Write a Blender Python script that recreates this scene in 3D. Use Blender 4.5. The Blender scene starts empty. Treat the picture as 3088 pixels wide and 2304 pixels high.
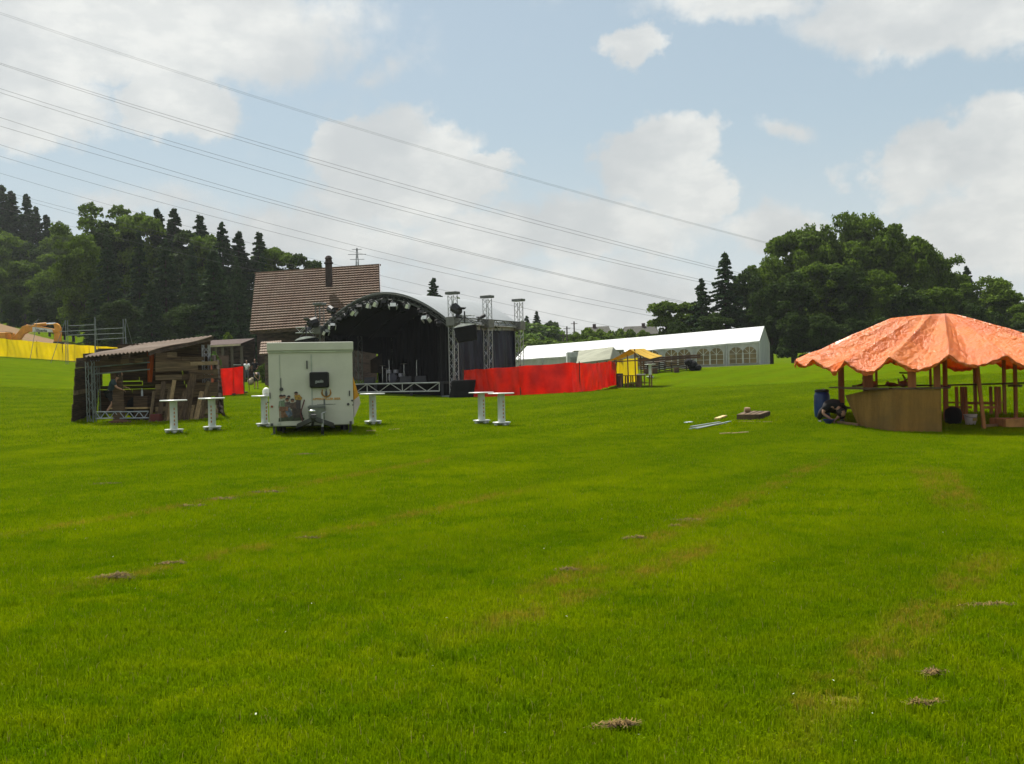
import bpy, bmesh, math, random
import numpy as np
from mathutils import Vector, Matrix, noise
R = math.radians
C = bpy.context.scene.collection
SC = bpy.context.scene
# ------------------------------------------------------------------ camera, world, sun, exposure
F, CX, CY, CAMZ, ROLL = 3000.0, 1544.0, 1152.0, 1.6, R(1.2)
cam = bpy.data.objects.new('camera', bpy.data.cameras.new('camera')); C.objects.link(cam); SC.camera = cam
cam.data.sensor_width = 36.0; cam.data.lens = 36.0*F/3088.0
cam.data.clip_start = 0.1; cam.data.clip_end = 4000
cs, sn = math.cos(ROLL), math.sin(ROLL)
cam.matrix_world = Matrix(((cs, sn, 0, 0), (0, 0, -1, 0), (-sn, cs, 0, CAMZ), (0, 0, 0, 1)))
SC.view_settings.view_transform = 'Standard'; SC.view_settings.look = 'None'
SC.view_settings.gamma = 1.0; SC.view_settings.exposure = 0.6; SC.view_settings.use_curve_mapping = False
try:
    SC.cycles.use_denoising = True
    SC.cycles.max_bounces = 6; SC.cycles.diffuse_bounces = 3; SC.cycles.glossy_bounces = 2
    SC.cycles.transparent_max_bounces = 6; SC.cycles.volume_bounces = 0
except Exception: pass
SUN_EL, SUN_AZ = R(60), R(-32)      # azimuth measured from +Y towards +X
sd = Vector((math.sin(SUN_AZ)*math.cos(SUN_EL), math.cos(SUN_AZ)*math.cos(SUN_EL), math.sin(SUN_EL)))
sun = bpy.data.objects.new('sun', bpy.data.lights.new('sun', 'SUN')); C.objects.link(sun)
sun.data.energy = 5.0; sun.data.angle = R(0.6); sun.data.color = (1.0, 0.96, 0.88)
sun.rotation_euler = sd.to_track_quat('Z', 'Y').to_euler()

def ray(px, py):
    xc, zc = (px-CX)/F, (CY-py)/F
    return Vector((xc*cs+zc*sn, 1.0, -xc*sn+zc*cs))
def W(px, py, Y):
    d = ray(px, py)
    return Vector((d.x*Y, Y, CAMZ+d.z*Y))

class NT:
    """small helper to write node trees"""
    def __init__(s, tree): s.t = tree; s.n = tree.nodes; s.l = tree.links
    def add(s, typ, **kw):
        nd = s.n.new(typ)
        for k, v in kw.items(): setattr(nd, k, v)
        return nd
    def put(s, sock, v):
        if v is None: return
        if isinstance(v, bpy.types.NodeSocket): s.l.new(v, sock)
        else:
            if isinstance(v, (tuple, list)) and len(v) == 3 and sock.type == 'RGBA': v = (*v, 1)
            sock.default_value = v
    def math(s, op, a, b=None, c=None, clamp=False):
        nd = s.add('ShaderNodeMath', operation=op, use_clamp=clamp)
        for i, v in enumerate((a, b, c)): s.put(nd.inputs[i], v)
        return nd.outputs[0]
    def mix(s, f, a, b, blend='MIX'):
        nd = s.add('ShaderNodeMix', data_type='RGBA', blend_type=blend)
        s.put(nd.inputs[0], f); s.put(nd.inputs[6], a); s.put(nd.inputs[7], b)
        return nd.outputs[2]
    def noise(s, vec, scale, detail=4, rough=0.55, dist=0.0, col=False):
        nd = s.add('ShaderNodeTexNoise'); s.put(nd.inputs['Vector'], vec)
        nd.inputs['Scale'].default_value = scale; nd.inputs['Detail'].default_value = detail
        nd.inputs['Roughness'].default_value = rough; nd.inputs['Distortion'].default_value = dist
        return nd.outputs['Color' if col else 'Fac']
    def ramp(s, f, lo, hi, a=0.0, b=1.0, smooth=True):
        nd = s.add('ShaderNodeMapRange'); nd.interpolation_type = 'SMOOTHSTEP' if smooth else 'LINEAR'
        for i, v in enumerate((f, lo, hi, a, b)): s.put(nd.inputs[i], v)
        return nd.outputs[0]
    def mapping(s, vec, scale=(1, 1, 1), rot=(0, 0, 0)):
        nd = s.add('ShaderNodeMapping'); s.put(nd.inputs[0], vec)
        nd.inputs['Scale'].default_value = scale; nd.inputs['Rotation'].default_value = rot
        return nd.outputs[0]

world = bpy.data.worlds.new('World'); SC.world = world; world.use_nodes = True
wn = NT(world.node_tree); wn.n.clear()
out = wn.add('ShaderNodeOutputWorld'); bg = wn.add('ShaderNodeBackground'); bg.inputs[1].default_value = 0.072
sky = wn.add('ShaderNodeTexSky'); sky.sky_type = 'NISHITA'; sky.sun_disc = False
sky.sun_elevation = SUN_EL; sky.sun_rotation = SUN_AZ; sky.altitude = 500; sky.dust_density = 2.5; sky.air_density = 1.0
tc = wn.add('ShaderNodeTexCoord'); sep = wn.add('ShaderNodeSeparateXYZ'); wn.put(sep.inputs[0], tc.outputs['Generated'])
ay = wn.math('MAXIMUM', wn.math('ABSOLUTE', sep.outputs[1]), 0.15)
wrp = wn.noise(tc.outputs['Generated'], 9.0, 6, 0.6)
wrp2 = wn.noise(wn.mapping(tc.outputs['Generated'], rot=(1, 2, 3)), 8.0, 6, 0.6)
u = wn.math('ADD', wn.math('DIVIDE', sep.outputs[0], ay), wn.math('ADD', wn.math('MULTIPLY', wn.math('SUBTRACT', wrp, 0.5), 0.10), wn.math('MULTIPLY', wn.math('SUBTRACT', wn.noise(tc.outputs['Generated'], 36.0, 6, 0.65), 0.5), 0.034)))
v = wn.math('ADD', wn.math('DIVIDE', sep.outputs[2], ay), wn.math('ADD', wn.math('MULTIPLY', wn.math('SUBTRACT', wrp2, 0.5), 0.09), wn.math('MULTIPLY', wn.math('SUBTRACT', wn.noise(wn.mapping(tc.outputs['Generated'], rot=(2, 1, 0)), 34.0, 6, 0.65), 0.5), 0.034)))
BL = [(250, 90, 1000, 230, 1.5), (60, 330, 420, 180, 1.2), (520, 285, 220, 100, 1.15), (1180, 450, 300, 150, 1.15), (1060, 390, 150, 90, 1.1),
      (1430, 500, 150, 70, 1.05), (1190, 600, 420, 130, .75), (1990, 440, 210, 130, 1.15), (2080, 570, 150, 90, 1.05), (1930, 150, 110, 80, .95),
      (2800, 50, 620, 170, 1.1), (2250, 10, 420, 90, .6), (2780, 450, 190, 110, 1.05), (3020, 430, 260, 170, 1.15), (3050, 700, 420, 200, .95),
      (1650, 720, 700, 130, .85), (2400, 400, 150, 50, .45), (2330, 700, 260, 110, .85), (900, 720, 700, 160, .7), (1150, 190, 110, 60, .3),
      (1300, 1000, 2500, 260, .7), (2560, 480, 90, 60, .45), (350, 620, 500, 90, .35)]
acc = None
for (px, py, rx, ry, w) in BL:
    d = ray(px, py)
    a = wn.math('DIVIDE', wn.math('SUBTRACT', u, d.x), rx/F); b = wn.math('DIVIDE', wn.math('SUBTRACT', v, d.z), ry/F)
    cum = w >= 1.05 and rx < 400
    if cum: b = wn.math('MULTIPLY', b, wn.ramp(b, -1.2, 0.2, 0.55, 1.0)); w = w*1.2
    r2 = wn.math('ADD', wn.math('MULTIPLY', a, a), wn.math('MULTIPLY', b, b))
    g = wn.math('MULTIPLY', wn.math('SUBTRACT', 1.0, wn.math('SQRT', r2)), w)
    acc = g if acc is None else wn.math('MAXIMUM', acc, g)
acc = wn.math('MAXIMUM', acc, 0.0)
fb = wn.noise(tc.outputs['Generated'], 5.0, 9, 0.6)
back = wn.ramp(sep.outputs[1], 0.0, 0.3, 0.32, 0.0)         # broken cloud all round behind the photographer
fb2 = wn.noise(tc.outputs['Generated'], 17.0, 8, 0.62)
val = wn.math('ADD', wn.math('ADD', wn.math('ADD', acc, back), wn.math('MULTIPLY', wn.math('SUBTRACT', fb2, 0.5), 0.55)), wn.math('MULTIPLY', wn.math('SUBTRACT', fb, 0.5), 0.95))
mask = wn.ramp(val, 0.06, 0.44)
mask = wn.math('MULTIPLY', mask, 0.86)
veil = wn.ramp(sep.outputs[2], 0.0, 0.42, 0.9, 0.62)
shade = wn.noise(wn.mapping(tc.outputs['Generated'], scale=(1, 1, 1.6)), 7.0, 6, 0.55)
ccol = wn.mix(wn.ramp(shade, 0.36, 0.62), (5.9, 6.1, 6.1), (8.4, 8.4, 8.0))
ccol = wn.mix(wn.ramp(wn.noise(wn.mapping(tc.outputs['Generated'], scale=(1, 1, 2.2)), 22.0, 7, 0.6), .4, .62, 0, .45), ccol, (6.2, 6.4, 6.35))
ccol = wn.mix(wn.ramp(sep.outputs[2], 0.05, 0.34), wn.mix(1.0, ccol, (0.86, 0.86, 0.86), 'MULTIPLY'), ccol)
blue = wn.mix(veil, sky.outputs[0], (4.7, 5.85, 6.35))
blue = wn.mix(wn.ramp(sep.outputs[2], 0.02, 0.26, 0.8, 0.0), blue, (6.3, 6.6, 6.6))
wn.l.new(wn.mix(mask, blue, ccol), bg.inputs[0]); wn.l.new(bg.outputs[0], out.inputs[0])

# ------------------------------------------------------------------ materials
MATS = {}
def mat(name, col, rough=0.8, metal=0.0, var=0.15, vscale=3.0, col2=None, bump=0.0, bscale=20.0, trans=0.0, spec=0.4, stretch=(1, 1, 1), rnd=0.0, emit=None):
    if name in MATS: return MATS[name]
    m = bpy.data.materials.new(name); m.use_nodes = True; t = NT(m.node_tree)
    b = t.n['Principled BSDF']; co = t.add('ShaderNodeTexCoord').outputs['Object']
    vec = t.mapping(co, scale=stretch)
    n = t.noise(vec, vscale, 6, 0.6)
    c2 = col2 if col2 else tuple(c*(1-var*1.6) for c in col)
    c1 = col if col2 else tuple(min(1, c*(1+var*.6)) for c in col)
    cc = t.mix(t.ramp(n, 0.3, 0.7), c1, c2)
    if rnd:
        oi = t.add('ShaderNodeObjectInfo').outputs['Random']
        cc = t.mix(1.0, cc, t.mix(oi, (1-rnd,)*3, (1+rnd,)*3), 'MULTIPLY')
    t.put(b.inputs['Base Color'], cc); b.inputs['Roughness'].default_value = rough; b.inputs['Metallic'].default_value = metal
    b.inputs['Specular IOR Level'].default_value = spec
    if bump:
        bn = t.add('ShaderNodeBump'); bn.inputs['Strength'].default_value = bump; bn.inputs['Distance'].default_value = 0.03
        t.put(bn.inputs['Height'], t.noise(vec, bscale, 5, 0.6)); t.l.new(bn.outputs[0], b.inputs['Normal'])
    if trans:
        tr = t.add('ShaderNodeBsdfTranslucent'); t.put(tr.inputs[0], cc)
        mx = t.add('ShaderNodeMixShader'); mx.inputs[0].default_value = trans
        t.l.new(b.outputs[0], mx.inputs[1]); t.l.new(tr.outputs[0], mx.inputs[2])
        t.l.new(mx.outputs[0], t.n['Material Output'].inputs['Surface'])
    MATS[name] = m; return m

# ------------------------------------------------------------------ mesh builder
class MB:
    def __init__(s): s.v = []; s.f = []; s.m = []
    def add(s, vs, fs, mi=0):
        o = len(s.v); s.v += [tuple(p) for p in vs]
        s.f += [tuple(i+o for i in f) for f in fs]; s.m += [mi]*len(fs); return s
    def hexa(s, p, mi=0):   # 4 bottom, 4 top (ccw from above)
        return s.add(p, [(3, 2, 1, 0), (4, 5, 6, 7), (0, 1, 5, 4), (1, 2, 6, 5), (2, 3, 7, 6), (3, 0, 4, 7)], mi)
    def box(s, c, d, rz=0.0, mi=0, M=None):
        hx, hy, hz = d[0]/2, d[1]/2, d[2]/2
        ps = [Vector((x, y, z)) for z in (-hz, hz) for x, y in ((-hx, -hy), (hx, -hy), (hx, hy), (-hx, hy))]
        T = M if M else Matrix.Rotation(rz, 3, 'Z')
        return s.hexa([T @ p + Vector(c) for p in ps], mi)
    def bar(s, p, q, w, h=None, mi=0, up=(0, 0, 1)):
        p, q = Vector(p), Vector(q); h = w if h is None else h
        d = (q-p).normalized(); up = Vector(up)
        if abs(d.dot(up)) > 0.97: up = Vector((0, 1, 0))
        a = d.cross(up).normalized(); b = a.cross(d).normalized()
        k = [(-1, -1), (1, -1), (1, 1), (-1, 1)]
        vs = [e + a*(x*w/2) + b*(y*h/2) for e in (p, q) for x, y in k]
        return s.hexa(vs, mi)
    def tube(s, p, q, r, n=6, r2=None, mi=0, cap=True):
        p, q = Vector(p), Vector(q); r2 = r if r2 is None else r2
        d = (q-p).normalized(); up = Vector((0, 0, 1)) if abs(d.z) < .95 else Vector((1, 0, 0))
        a = d.cross(up).normalized(); b = a.cross(d)
        vs = []
        for e, rr in ((p, r), (q, r2)):
            for i in range(n):
                t = 2*math.pi*i/n; vs.append(e + a*(math.cos(t)*rr) + b*(math.sin(t)*rr))
        fs = [(i, (i+1) % n, n+(i+1) % n, n+i) for i in range(n)]
        if cap: fs += [tuple(range(n-1, -1, -1)), tuple(range(n, 2*n))]
        return s.add(vs, fs, mi)
    def path(s, pts, r, n=5, mi=0):
        for a, b in zip(pts[:-1], pts[1:]): s.tube(a, b, r, n, mi=mi)
        return s
    def lathe(s, prof, c=(0, 0, 0), n=16, mi=0, M=None):
        vs = []; k = len(prof); M = M or Matrix.Identity(3); c = Vector(c)
        for i in range(n):
            t = 2*math.pi*i/n
            for (r, z) in prof: vs.append(M @ Vector((r*math.cos(t), r*math.sin(t), z)) + c)
        fs = [(i*k+j, ((i+1) % n)*k+j, ((i+1) % n)*k+j+1, i*k+j+1) for i in range(n) for j in range(k-1)]
        fs += [tuple((n-1-i)*k for i in range(n)), tuple(i*k+k-1 for i in range(n))]
        return s.add(vs, fs, mi)
    def ball(s, c, r, n=8, m=6, mi=0, M=None):
        rx = r if isinstance(r, (tuple, list)) else (r, r, r)
        prof = [(max(1e-4, math.sin(math.pi*j/m)), -math.cos(math.pi*j/m)) for j in range(m+1)]
        T = (M or Matrix.Identity(3)) @ Matrix.Diagonal(rx)
        return s.lathe(prof, c, n, mi, T)
    def grid(s, fn, nu, nv, mi=0, thick=None):
        vs = [Vector(fn(i/nu, j/nv)) for j in range(nv+1) for i in range(nu+1)]
        fs = [(j*(nu+1)+i, j*(nu+1)+i+1, (j+1)*(nu+1)+i+1, (j+1)*(nu+1)+i) for j in range(nv) for i in range(nu)]
        s.add(vs, fs, mi)
        if thick:
            t = Vector(thick); o = [v+t for v in vs]
            s.add(o, [f[::-1] for f in fs], mi)
            bd = [i for i in range(nu+1)] + [j*(nu+1)+nu for j in range(1, nv+1)] + [nv*(nu+1)+i for i in range(nu-1, -1, -1)] + [j*(nu+1) for j in range(nv-1, 0, -1)]
            q = []; n = len(vs)
            for a, b in zip(bd, bd[1:]+bd[:1]): q.append((a, a+n, b+n, b))
            s.add(vs+o, q, mi)
        return s
    def prism(s, poly, d, mi=0):      # poly: list of Vector (planar), d: extrusion vector
        n = len(poly); d = Vector(d); vs = [Vector(p) for p in poly] + [Vector(p)+d for p in poly]
        fs = [tuple(range(n-1, -1, -1)), tuple(range(n, 2*n))] + [(i, (i+1) % n, n+(i+1) % n, n+i) for i in range(n)]
        return s.add(vs, fs, mi)
    def truss(s, p, q, w, r=0.025, step=None, up=(0, 0, 1), rd=None, h=None):
        p, q = Vector(p), Vector(q); d = (q-p); L = d.length; d.normalize(); up = Vector(up)
        if abs(d.dot(up)) > .97: up = Vector((0.54, 0.84, 0))
        a = d.cross(up).normalized(); b = a.cross(d).normalized(); h = h or w
        k = [a*(x*w/2)+b*(y*h/2) for x, y in ((-1, -1), (1, -1), (1, 1), (-1, 1))]
        for e in k: s.tube(p+e, q+e, r, 6)
        n = max(1, round(L/(step or w))); rd = rd or r*.6
        for i in range(n):
            A = p+d*(L*i/n); B = p+d*(L*(i+1)/n)
            for j in range(4):
                e, g = k[j], k[(j+1) % 4]
                if i % 2: e, g = g, e
                s.tube(A+e, B+g, rd, 4, cap=False)
        return s
    def build(s, name, mats, parent=None, off=None, smooth=False, bevel=0.0):
        me = bpy.data.meshes.new(name)
        vs = s.v
        if off is not None: ox, oy, oz = off; vs = [(x-ox, y-oy, z-oz) for x, y, z in vs]
        me.from_pydata(vs, [], s.f)
        for m in (mats if isinstance(mats, (list, tuple)) else [mats]): me.materials.append(m)
        me.polygons.foreach_set('material_index', s.m)
        if smooth: me.polygons.foreach_set('use_smooth', [True]*len(s.f))
        me.update()
        o = bpy.data.objects.new(name, me); C.objects.link(o)
        if parent is not None: o.parent = parent
        if bevel:
            md = o.modifiers.new('bevel', 'BEVEL'); md.width = bevel; md.segments = 2; md.limit_method = 'ANGLE'
        return o

def tag(o, label=None, cat=None, group=None, kind=None):
    if label: o['label'] = label
    if cat: o['category'] = cat
    if group: o['group'] = group
    if kind: o['kind'] = kind
    return o
def thing(name, label, cat, loc=(0, 0, 0), rz=0.0, group=None):
    o = bpy.data.objects.new(name, None); C.objects.link(o); o.location = loc; o.rotation_euler = (0, 0, rz)
    o.empty_display_size = 0.2
    return tag(o, label, cat, group)
def solo(o, label, cat, loc=None, group=None):
    tag(o, label, cat, group)
    if loc is not None: o.location = loc
    return o
def dup(root, loc=None, rz=None, label=None, scale=None):
    kids = {}
    def cp(o, par):
        c = o.copy(); C.objects.link(c)
        if par is not None: c.parent = par
        for ch in list(o.children): cp(ch, c)
        return c
    r = cp(root, None)
    if loc is not None: r.location = loc
    if rz is not None: r.rotation_euler = (0, 0, rz)
    if scale is not None: r.scale = scale
    if label: r['label'] = label
    return r
# ------------------------------------------------------------------ terrain
AN = []
def an(px, py, Y): p = W(px, py, Y); AN.append((p.x, p.y, p.z))
for x in (-14, -6, 0, 6, 14):
    for y in (-20, 0, 8, 16): AN.append((x, y, 0.0 if y > 0 else 0.0))
for a in ((525, 1307, 31), (640, 1300, 31.5), (940, 1311, 28.5), (1455, 1279, 32.5), (1512, 1286, 31), (2700, 1300, 26), (2460, 1270, 28), (2270, 1268, 28.5),
          (239, 1273, 35), (666, 1258, 36.5), (667, 1196, 56), (735, 1189, 57), (656, 1180, 62), (1370, 1198, 60), (1725, 1186, 53), (1475, 1200, 56),
          (1856, 1162, 66), (1920, 1166, 66), (2292, 1103, 95), (1555, 1122, 104), (0, 1076, 92), (256, 1091, 103), (-300, 1060, 80), (745, 1151, 83), (773, 1173, 73),
          (2420, 1094, 85), (2900, 1086, 80), (3300, 1080, 75), (1000, 1130, 88), (60, 1000, 125), (200, 1035, 125), (-60, 960, 125)): an(*a)
for a in ((-110, 60, 6), (110, 60, 1.5), (-70, 150, 9), (-45, 150, 5.5), (-20, 150, 4), (20, 150, 3.5), (50, 140, 3.2), (90, 140, 3.0), (-130, 230, 28), (-60, 250, 14), (0, 250, 9), (50, 260, 9), (120, 260, 5),
          (-300, 300, 45), (0, 500, 8), (300, 400, 6), (-300, 600, 30), (300, 100, 2), (300, -60, 0), (-300, -60, 4), (-300, 100, 16), (0, -80, 0), (-35, 20, 0.6), (35, 20, 0)): AN.append(a)
AN = np.array(AN); S0 = 100.0
def _k(d2): return np.where(d2 > 1e-12, 0.5*d2*np.log(d2+1e-20), 0.0)
_P = AN[:, :2]/S0; _d2 = ((_P[:, None]-_P[None])**2).sum(-1); _n = len(AN)
_A = np.zeros((_n+3, _n+3)); _A[:_n, :_n] = _k(_d2) + np.eye(_n)*2e-4
_A[:_n, _n] = 1; _A[:_n, _n+1:] = _P; _A[_n, :_n] = 1; _A[_n+1:, :_n] = _P.T
_w = np.linalg.solve(_A, np.concatenate([AN[:, 2], [0, 0, 0]]))
def H(x, y):
    x = np.atleast_1d(np.asarray(x, float)); y = np.atleast_1d(np.asarray(y, float)); sh = x.shape
    q = np.stack([x.ravel(), y.ravel()], 1)/S0; o = np.empty(len(q))
    for i in range(0, len(q), 20000):
        qq = q[i:i+20000]; d2 = ((qq[:, None]-_P[None])**2).sum(-1)
        o[i:i+20000] = _k(d2) @ _w[:_n] + _w[_n] + qq @ _w[_n+1:]
    return o.reshape(sh)
def Hz(x, y): return float(H(x, y)[0])
def G(px, py, y0=3.0, y1=140.0):
    d = ray(px, py); ys = np.linspace(y0, y1, 1500); g = (CAMZ+d.z*ys) - H(d.x*ys, ys)
    i = np.argmax(g < 0)
    if g[i] >= 0: return W(px, py, y1)
    if i: a, b = g[i-1], g[i]; Y = ys[i-1]+(ys[i]-ys[i-1])*a/(a-b)
    else: Y = ys[0]
    return Vector((d.x*Y, Y, Hz(d.x*Y, Y)))
def on(x, y, dz=0.0): return Vector((x, y, Hz(x, y)+dz))
def gx(px, Y, dz=0.0):      # ground point straight below the picture column px at distance Y
    x = (px-CX)/F*Y
    for _ in range(3):
        z = Hz(x, Y); xc = (px-CX)/F; zc = ((z-CAMZ)/Y + xc*sn)/cs; x = (xc*cs+zc*sn)*Y
    return on(x, Y, dz)

SWATHS = []
for a, b in (((330, 1750), (1530, 1490)), ((60, 1610), (1330, 1385)), ((1650, 1775), (2480, 1395)), ((2980, 1690), (2500, 2100)), ((1500, 1880), (2120, 1660)), ((2778, 1415), (2846, 1512)), ((2850, 1425), (2915, 1520))):
    A, B = G(*a), G(*b); SWATHS.append((A.x, A.y, B.x, B.y))

def grass_colour(t, blade=False):
    pos = t.add('ShaderNodeNewGeometry').outputs['Position']
    flat = t.mapping(pos, scale=(1, 1, 0))
    s = t.add('ShaderNodeSeparateXYZ'); t.put(s.inputs[0], pos)
    big = t.noise(flat, 0.10, 4, 0.55); mid = t.noise(flat, 0.8, 5, 0.6); fine = t.noise(flat, 7.0, 4, 0.6)
    c = t.mix(t.ramp(big, 0.35, 0.65), (0.125, 0.190, 0.001), (0.195, 0.250, 0.001))
    c = t.mix(t.ramp(mid, 0.35, 0.65, 0, 0.85), c, (0.070, 0.140, 0.001))
    c = t.mix(t.ramp(t.noise(flat, 3.0, 5, 0.7), 0.42, 0.62, 0, 0.6), c, (0.19, 0.235, 0.002))
    c = t.mix(t.ramp(fine, 0.4, 0.75, 0, 0.45), c, (0.09, 0.15, 0.001))
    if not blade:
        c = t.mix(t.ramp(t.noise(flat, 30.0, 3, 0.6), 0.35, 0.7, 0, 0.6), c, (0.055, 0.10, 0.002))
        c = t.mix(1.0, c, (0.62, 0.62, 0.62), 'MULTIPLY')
    # mowing tracks
    w = t.math('SINE', t.math('ADD', t.math('MULTIPLY', s.outputs[0], 1.55), t.math('MULTIPLY', s.outputs[1], -1.1)))
    c = t.mix(t.ramp(w, -0.4, 0.6, 0, 0.35), c, (0.075, 0.135, 0.001))
    # dry mown hay left in swaths
    dn = t.noise(flat, 1.6, 6, 0.68); acc = None
    for (x0, y0, x1, y1) in SWATHS:
        L = math.hypot(x1-x0, y1-y0); nx, ny = -(y1-y0)/L, (x1-x0)/L; tx, ty = (x1-x0)/L, (y1-y0)/L
        d = t.math('ABSOLUTE', t.math('ADD', t.math('ADD', t.math('MULTIPLY', s.outputs[0], nx), t.math('MULTIPLY', s.outputs[1], ny)), -(x0*nx+y0*ny)))
        al = t.math('ADD', t.math('ADD', t.math('MULTIPLY', s.outputs[0], tx), t.math('MULTIPLY', s.outputs[1], ty)), -(x0*tx+y0*ty))
        e = t.math('MULTIPLY', t.ramp(d, 0.04, 0.28, 1, 0), t.math('MULTIPLY', t.ramp(al, -1, 0.5), t.ramp(al, L-.5, L+1.5, 1, 0)))
        acc = e if acc is None else t.math('MAXIMUM', acc, e)
    dry = t.math('MULTIPLY', acc, t.math('MULTIPLY', t.ramp(dn, 0.40, 0.56), t.ramp(t.noise(flat, 9.0, 5, 0.7), 0.40, 0.56)))
    dry = t.math('MAXIMUM', dry, t.ramp(t.noise(flat, 0.9, 8, 0.7), 0.66, 0.8, 0, 0.4))
    c = t.mix(t.math('MULTIPLY', dry, 0.8), c, (0.24, 0.165, 0.04))
    # bare soil by the building works far up on the left
    soil = t.math('MULTIPLY', t.math('MULTIPLY', t.ramp(s.outputs[1], 98, 106), t.ramp(s.outputs[1], 134, 128)), t.ramp(s.outputs[0], -36, -44))
    soil = t.math('MULTIPLY', soil, t.ramp(t.noise(flat, 0.12, 5, 0.6), 0.40, 0.5))
    c = t.mix(soil, c, (0.22, 0.15, 0.09))
    return c, pos
gm = bpy.data.materials.new('meadow'); gm.use_nodes = True; t = NT(gm.node_tree); b = t.n['Principled BSDF']
c, pos = grass_colour(t); t.put(b.inputs['Base Color'], c); b.inputs['Roughness'].default_value = 1.0; b.inputs['Specular IOR Level'].default_value = 0.0
bn = t.add('ShaderNodeBump'); bn.inputs['Strength'].default_value = 0.9; bn.inputs['Distance'].default_value = 0.06
t.put(bn.inputs['Height'], t.math('ADD', t.noise(pos, 14.0, 5, 0.7), t.math('MULTIPLY', t.noise(pos, 2.0, 4, 0.6), 1.5))); t.l.new(bn.outputs[0], b.inputs['Normal'])
bmat = bpy.data.materials.new('grass_blade'); bmat.use_nodes = True; t = NT(bmat.node_tree); b = t.n['Principled BSDF']
c, pos = grass_colour(t, True)
at = t.add('ShaderNodeAttribute', attribute_name='tint')
c = t.mix(1.0, c, t.mix(at.outputs['Fac'], (0.90, 0.99, 0.35), (1.85, 1.74, 0.9)), 'MULTIPLY')
c = t.mix(t.ramp(at.outputs['Fac'], 0.984, 0.986), c, (0.26, 0.24, 0.06))
t.put(b.inputs['Base Color'], c); b.inputs['Roughness'].default_value = 0.9; b.inputs['Specular IOR Level'].default_value = 0.0
tr = t.add('ShaderNodeBsdfTranslucent'); t.put(tr.inputs[0], c); mx = t.add('ShaderNodeMixShader'); mx.inputs[0].default_value = 0.42
t.l.new(b.outputs[0], mx.inputs[1]); t.l.new(tr.outputs[0], mx.inputs[2]); t.l.new(mx.outputs[0], t.n['Material Output'].inputs['Surface'])

def warp(a, b, n, c0, k):      # n coordinates from a to b, dense near c0
    u = np.linspace(-1, 1, n); s = np.sinh(u*k)/math.sinh(k)
    return np.where(s < 0, c0+(c0-a)*s, c0+(b-c0)*s)
gxs = warp(-420, 420, 230, 0, 3.2); gys = warp(-90, 700, 260, 25, 3.0)
XX, YY = np.meshgrid(gxs, gys); ZZ = H(XX, YY)-0.016*np.clip((62-YY)/6, 0, 1)*(YY > -20)
me = bpy.data.meshes.new('ground'); nx, ny = len(gxs), len(gys)
vs = np.stack([XX.ravel(), YY.ravel(), ZZ.ravel()], 1)
idx = np.arange(nx*ny).reshape(ny, nx)
fs = np.stack([idx[:-1, :-1], idx[:-1, 1:], idx[1:, 1:], idx[1:, :-1]], -1).reshape(-1, 4)
me.from_pydata(vs.tolist(), [], fs.tolist()); me.materials.append(gm); me.polygons.foreach_set('use_smooth', [True]*len(fs))
go = bpy.data.objects.new('ground', me); C.objects.link(go); tag(go, kind='structure')

# grass blades: patches instanced over the near meadow as one piece of stuff
def patch(n, hmin, hmax, wd, seed, size=1.0):
    rs = np.random.RandomState(seed)
    x = rs.uniform(-size/2, size/2, n); y = rs.uniform(-size/2, size/2, n)
    h = rs.uniform(hmin, hmax, n); a = rs.uniform(0, 2*np.pi, n); ln = rs.uniform(0.15, 1.0, n)*h; la = rs.uniform(0, 2*np.pi, n)
    w = wd*rs.uniform(.6, 1.3, n)
    wk = rs.rand(n) < .07; w[wk] *= 2.6; h[wk] *= .6
    tf = np.zeros(n)
    for _ in range(7): kx, ky = rs.randint(1, 9, 2); tf += np.sin(2*np.pi*(kx*x+ky*y)/size+rs.uniform(0, 6.28))/2.6
    h = h*np.clip(.95+.42*tf, .35, 1.9)
    ax, ay = np.cos(a)*w/2, np.sin(a)*w/2; lx, ly = np.cos(la)*ln, np.sin(la)*ln
    P = np.empty((n, 5, 3))
    P[:, 0] = np.stack([x-ax, y-ay, np.full(n, -.03)], 1); P[:, 1] = np.stack([x+ax, y+ay, np.full(n, -.03)], 1)
    P[:, 2] = np.stack([x-ax*.7+lx*.35, y-ay*.7+ly*.35, h*.6], 1); P[:, 3] = np.stack([x+ax*.7+lx*.35, y+ay*.7+ly*.35, h*.6], 1)
    P[:, 4] = np.stack([x+lx, y+ly, h], 1)
    b5 = (np.arange(n)*5)[:, None]
    q = (b5+np.array([0, 1, 3, 2])).tolist(); tt = (b5+np.array([2, 3, 4])).tolist()
    me = bpy.data.meshes.new('grass_patch'); me.from_pydata(P.reshape(-1, 3).tolist(), [], q+tt)
    at = me.attributes.new('tint', 'FLOAT', 'POINT'); at.data.foreach_set('value', np.repeat(rs.uniform(0, 1, n), 5).astype(np.float32))
    me.materials.append(bmat)
    return bpy.data.objects.new('grass_patch', me)
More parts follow.
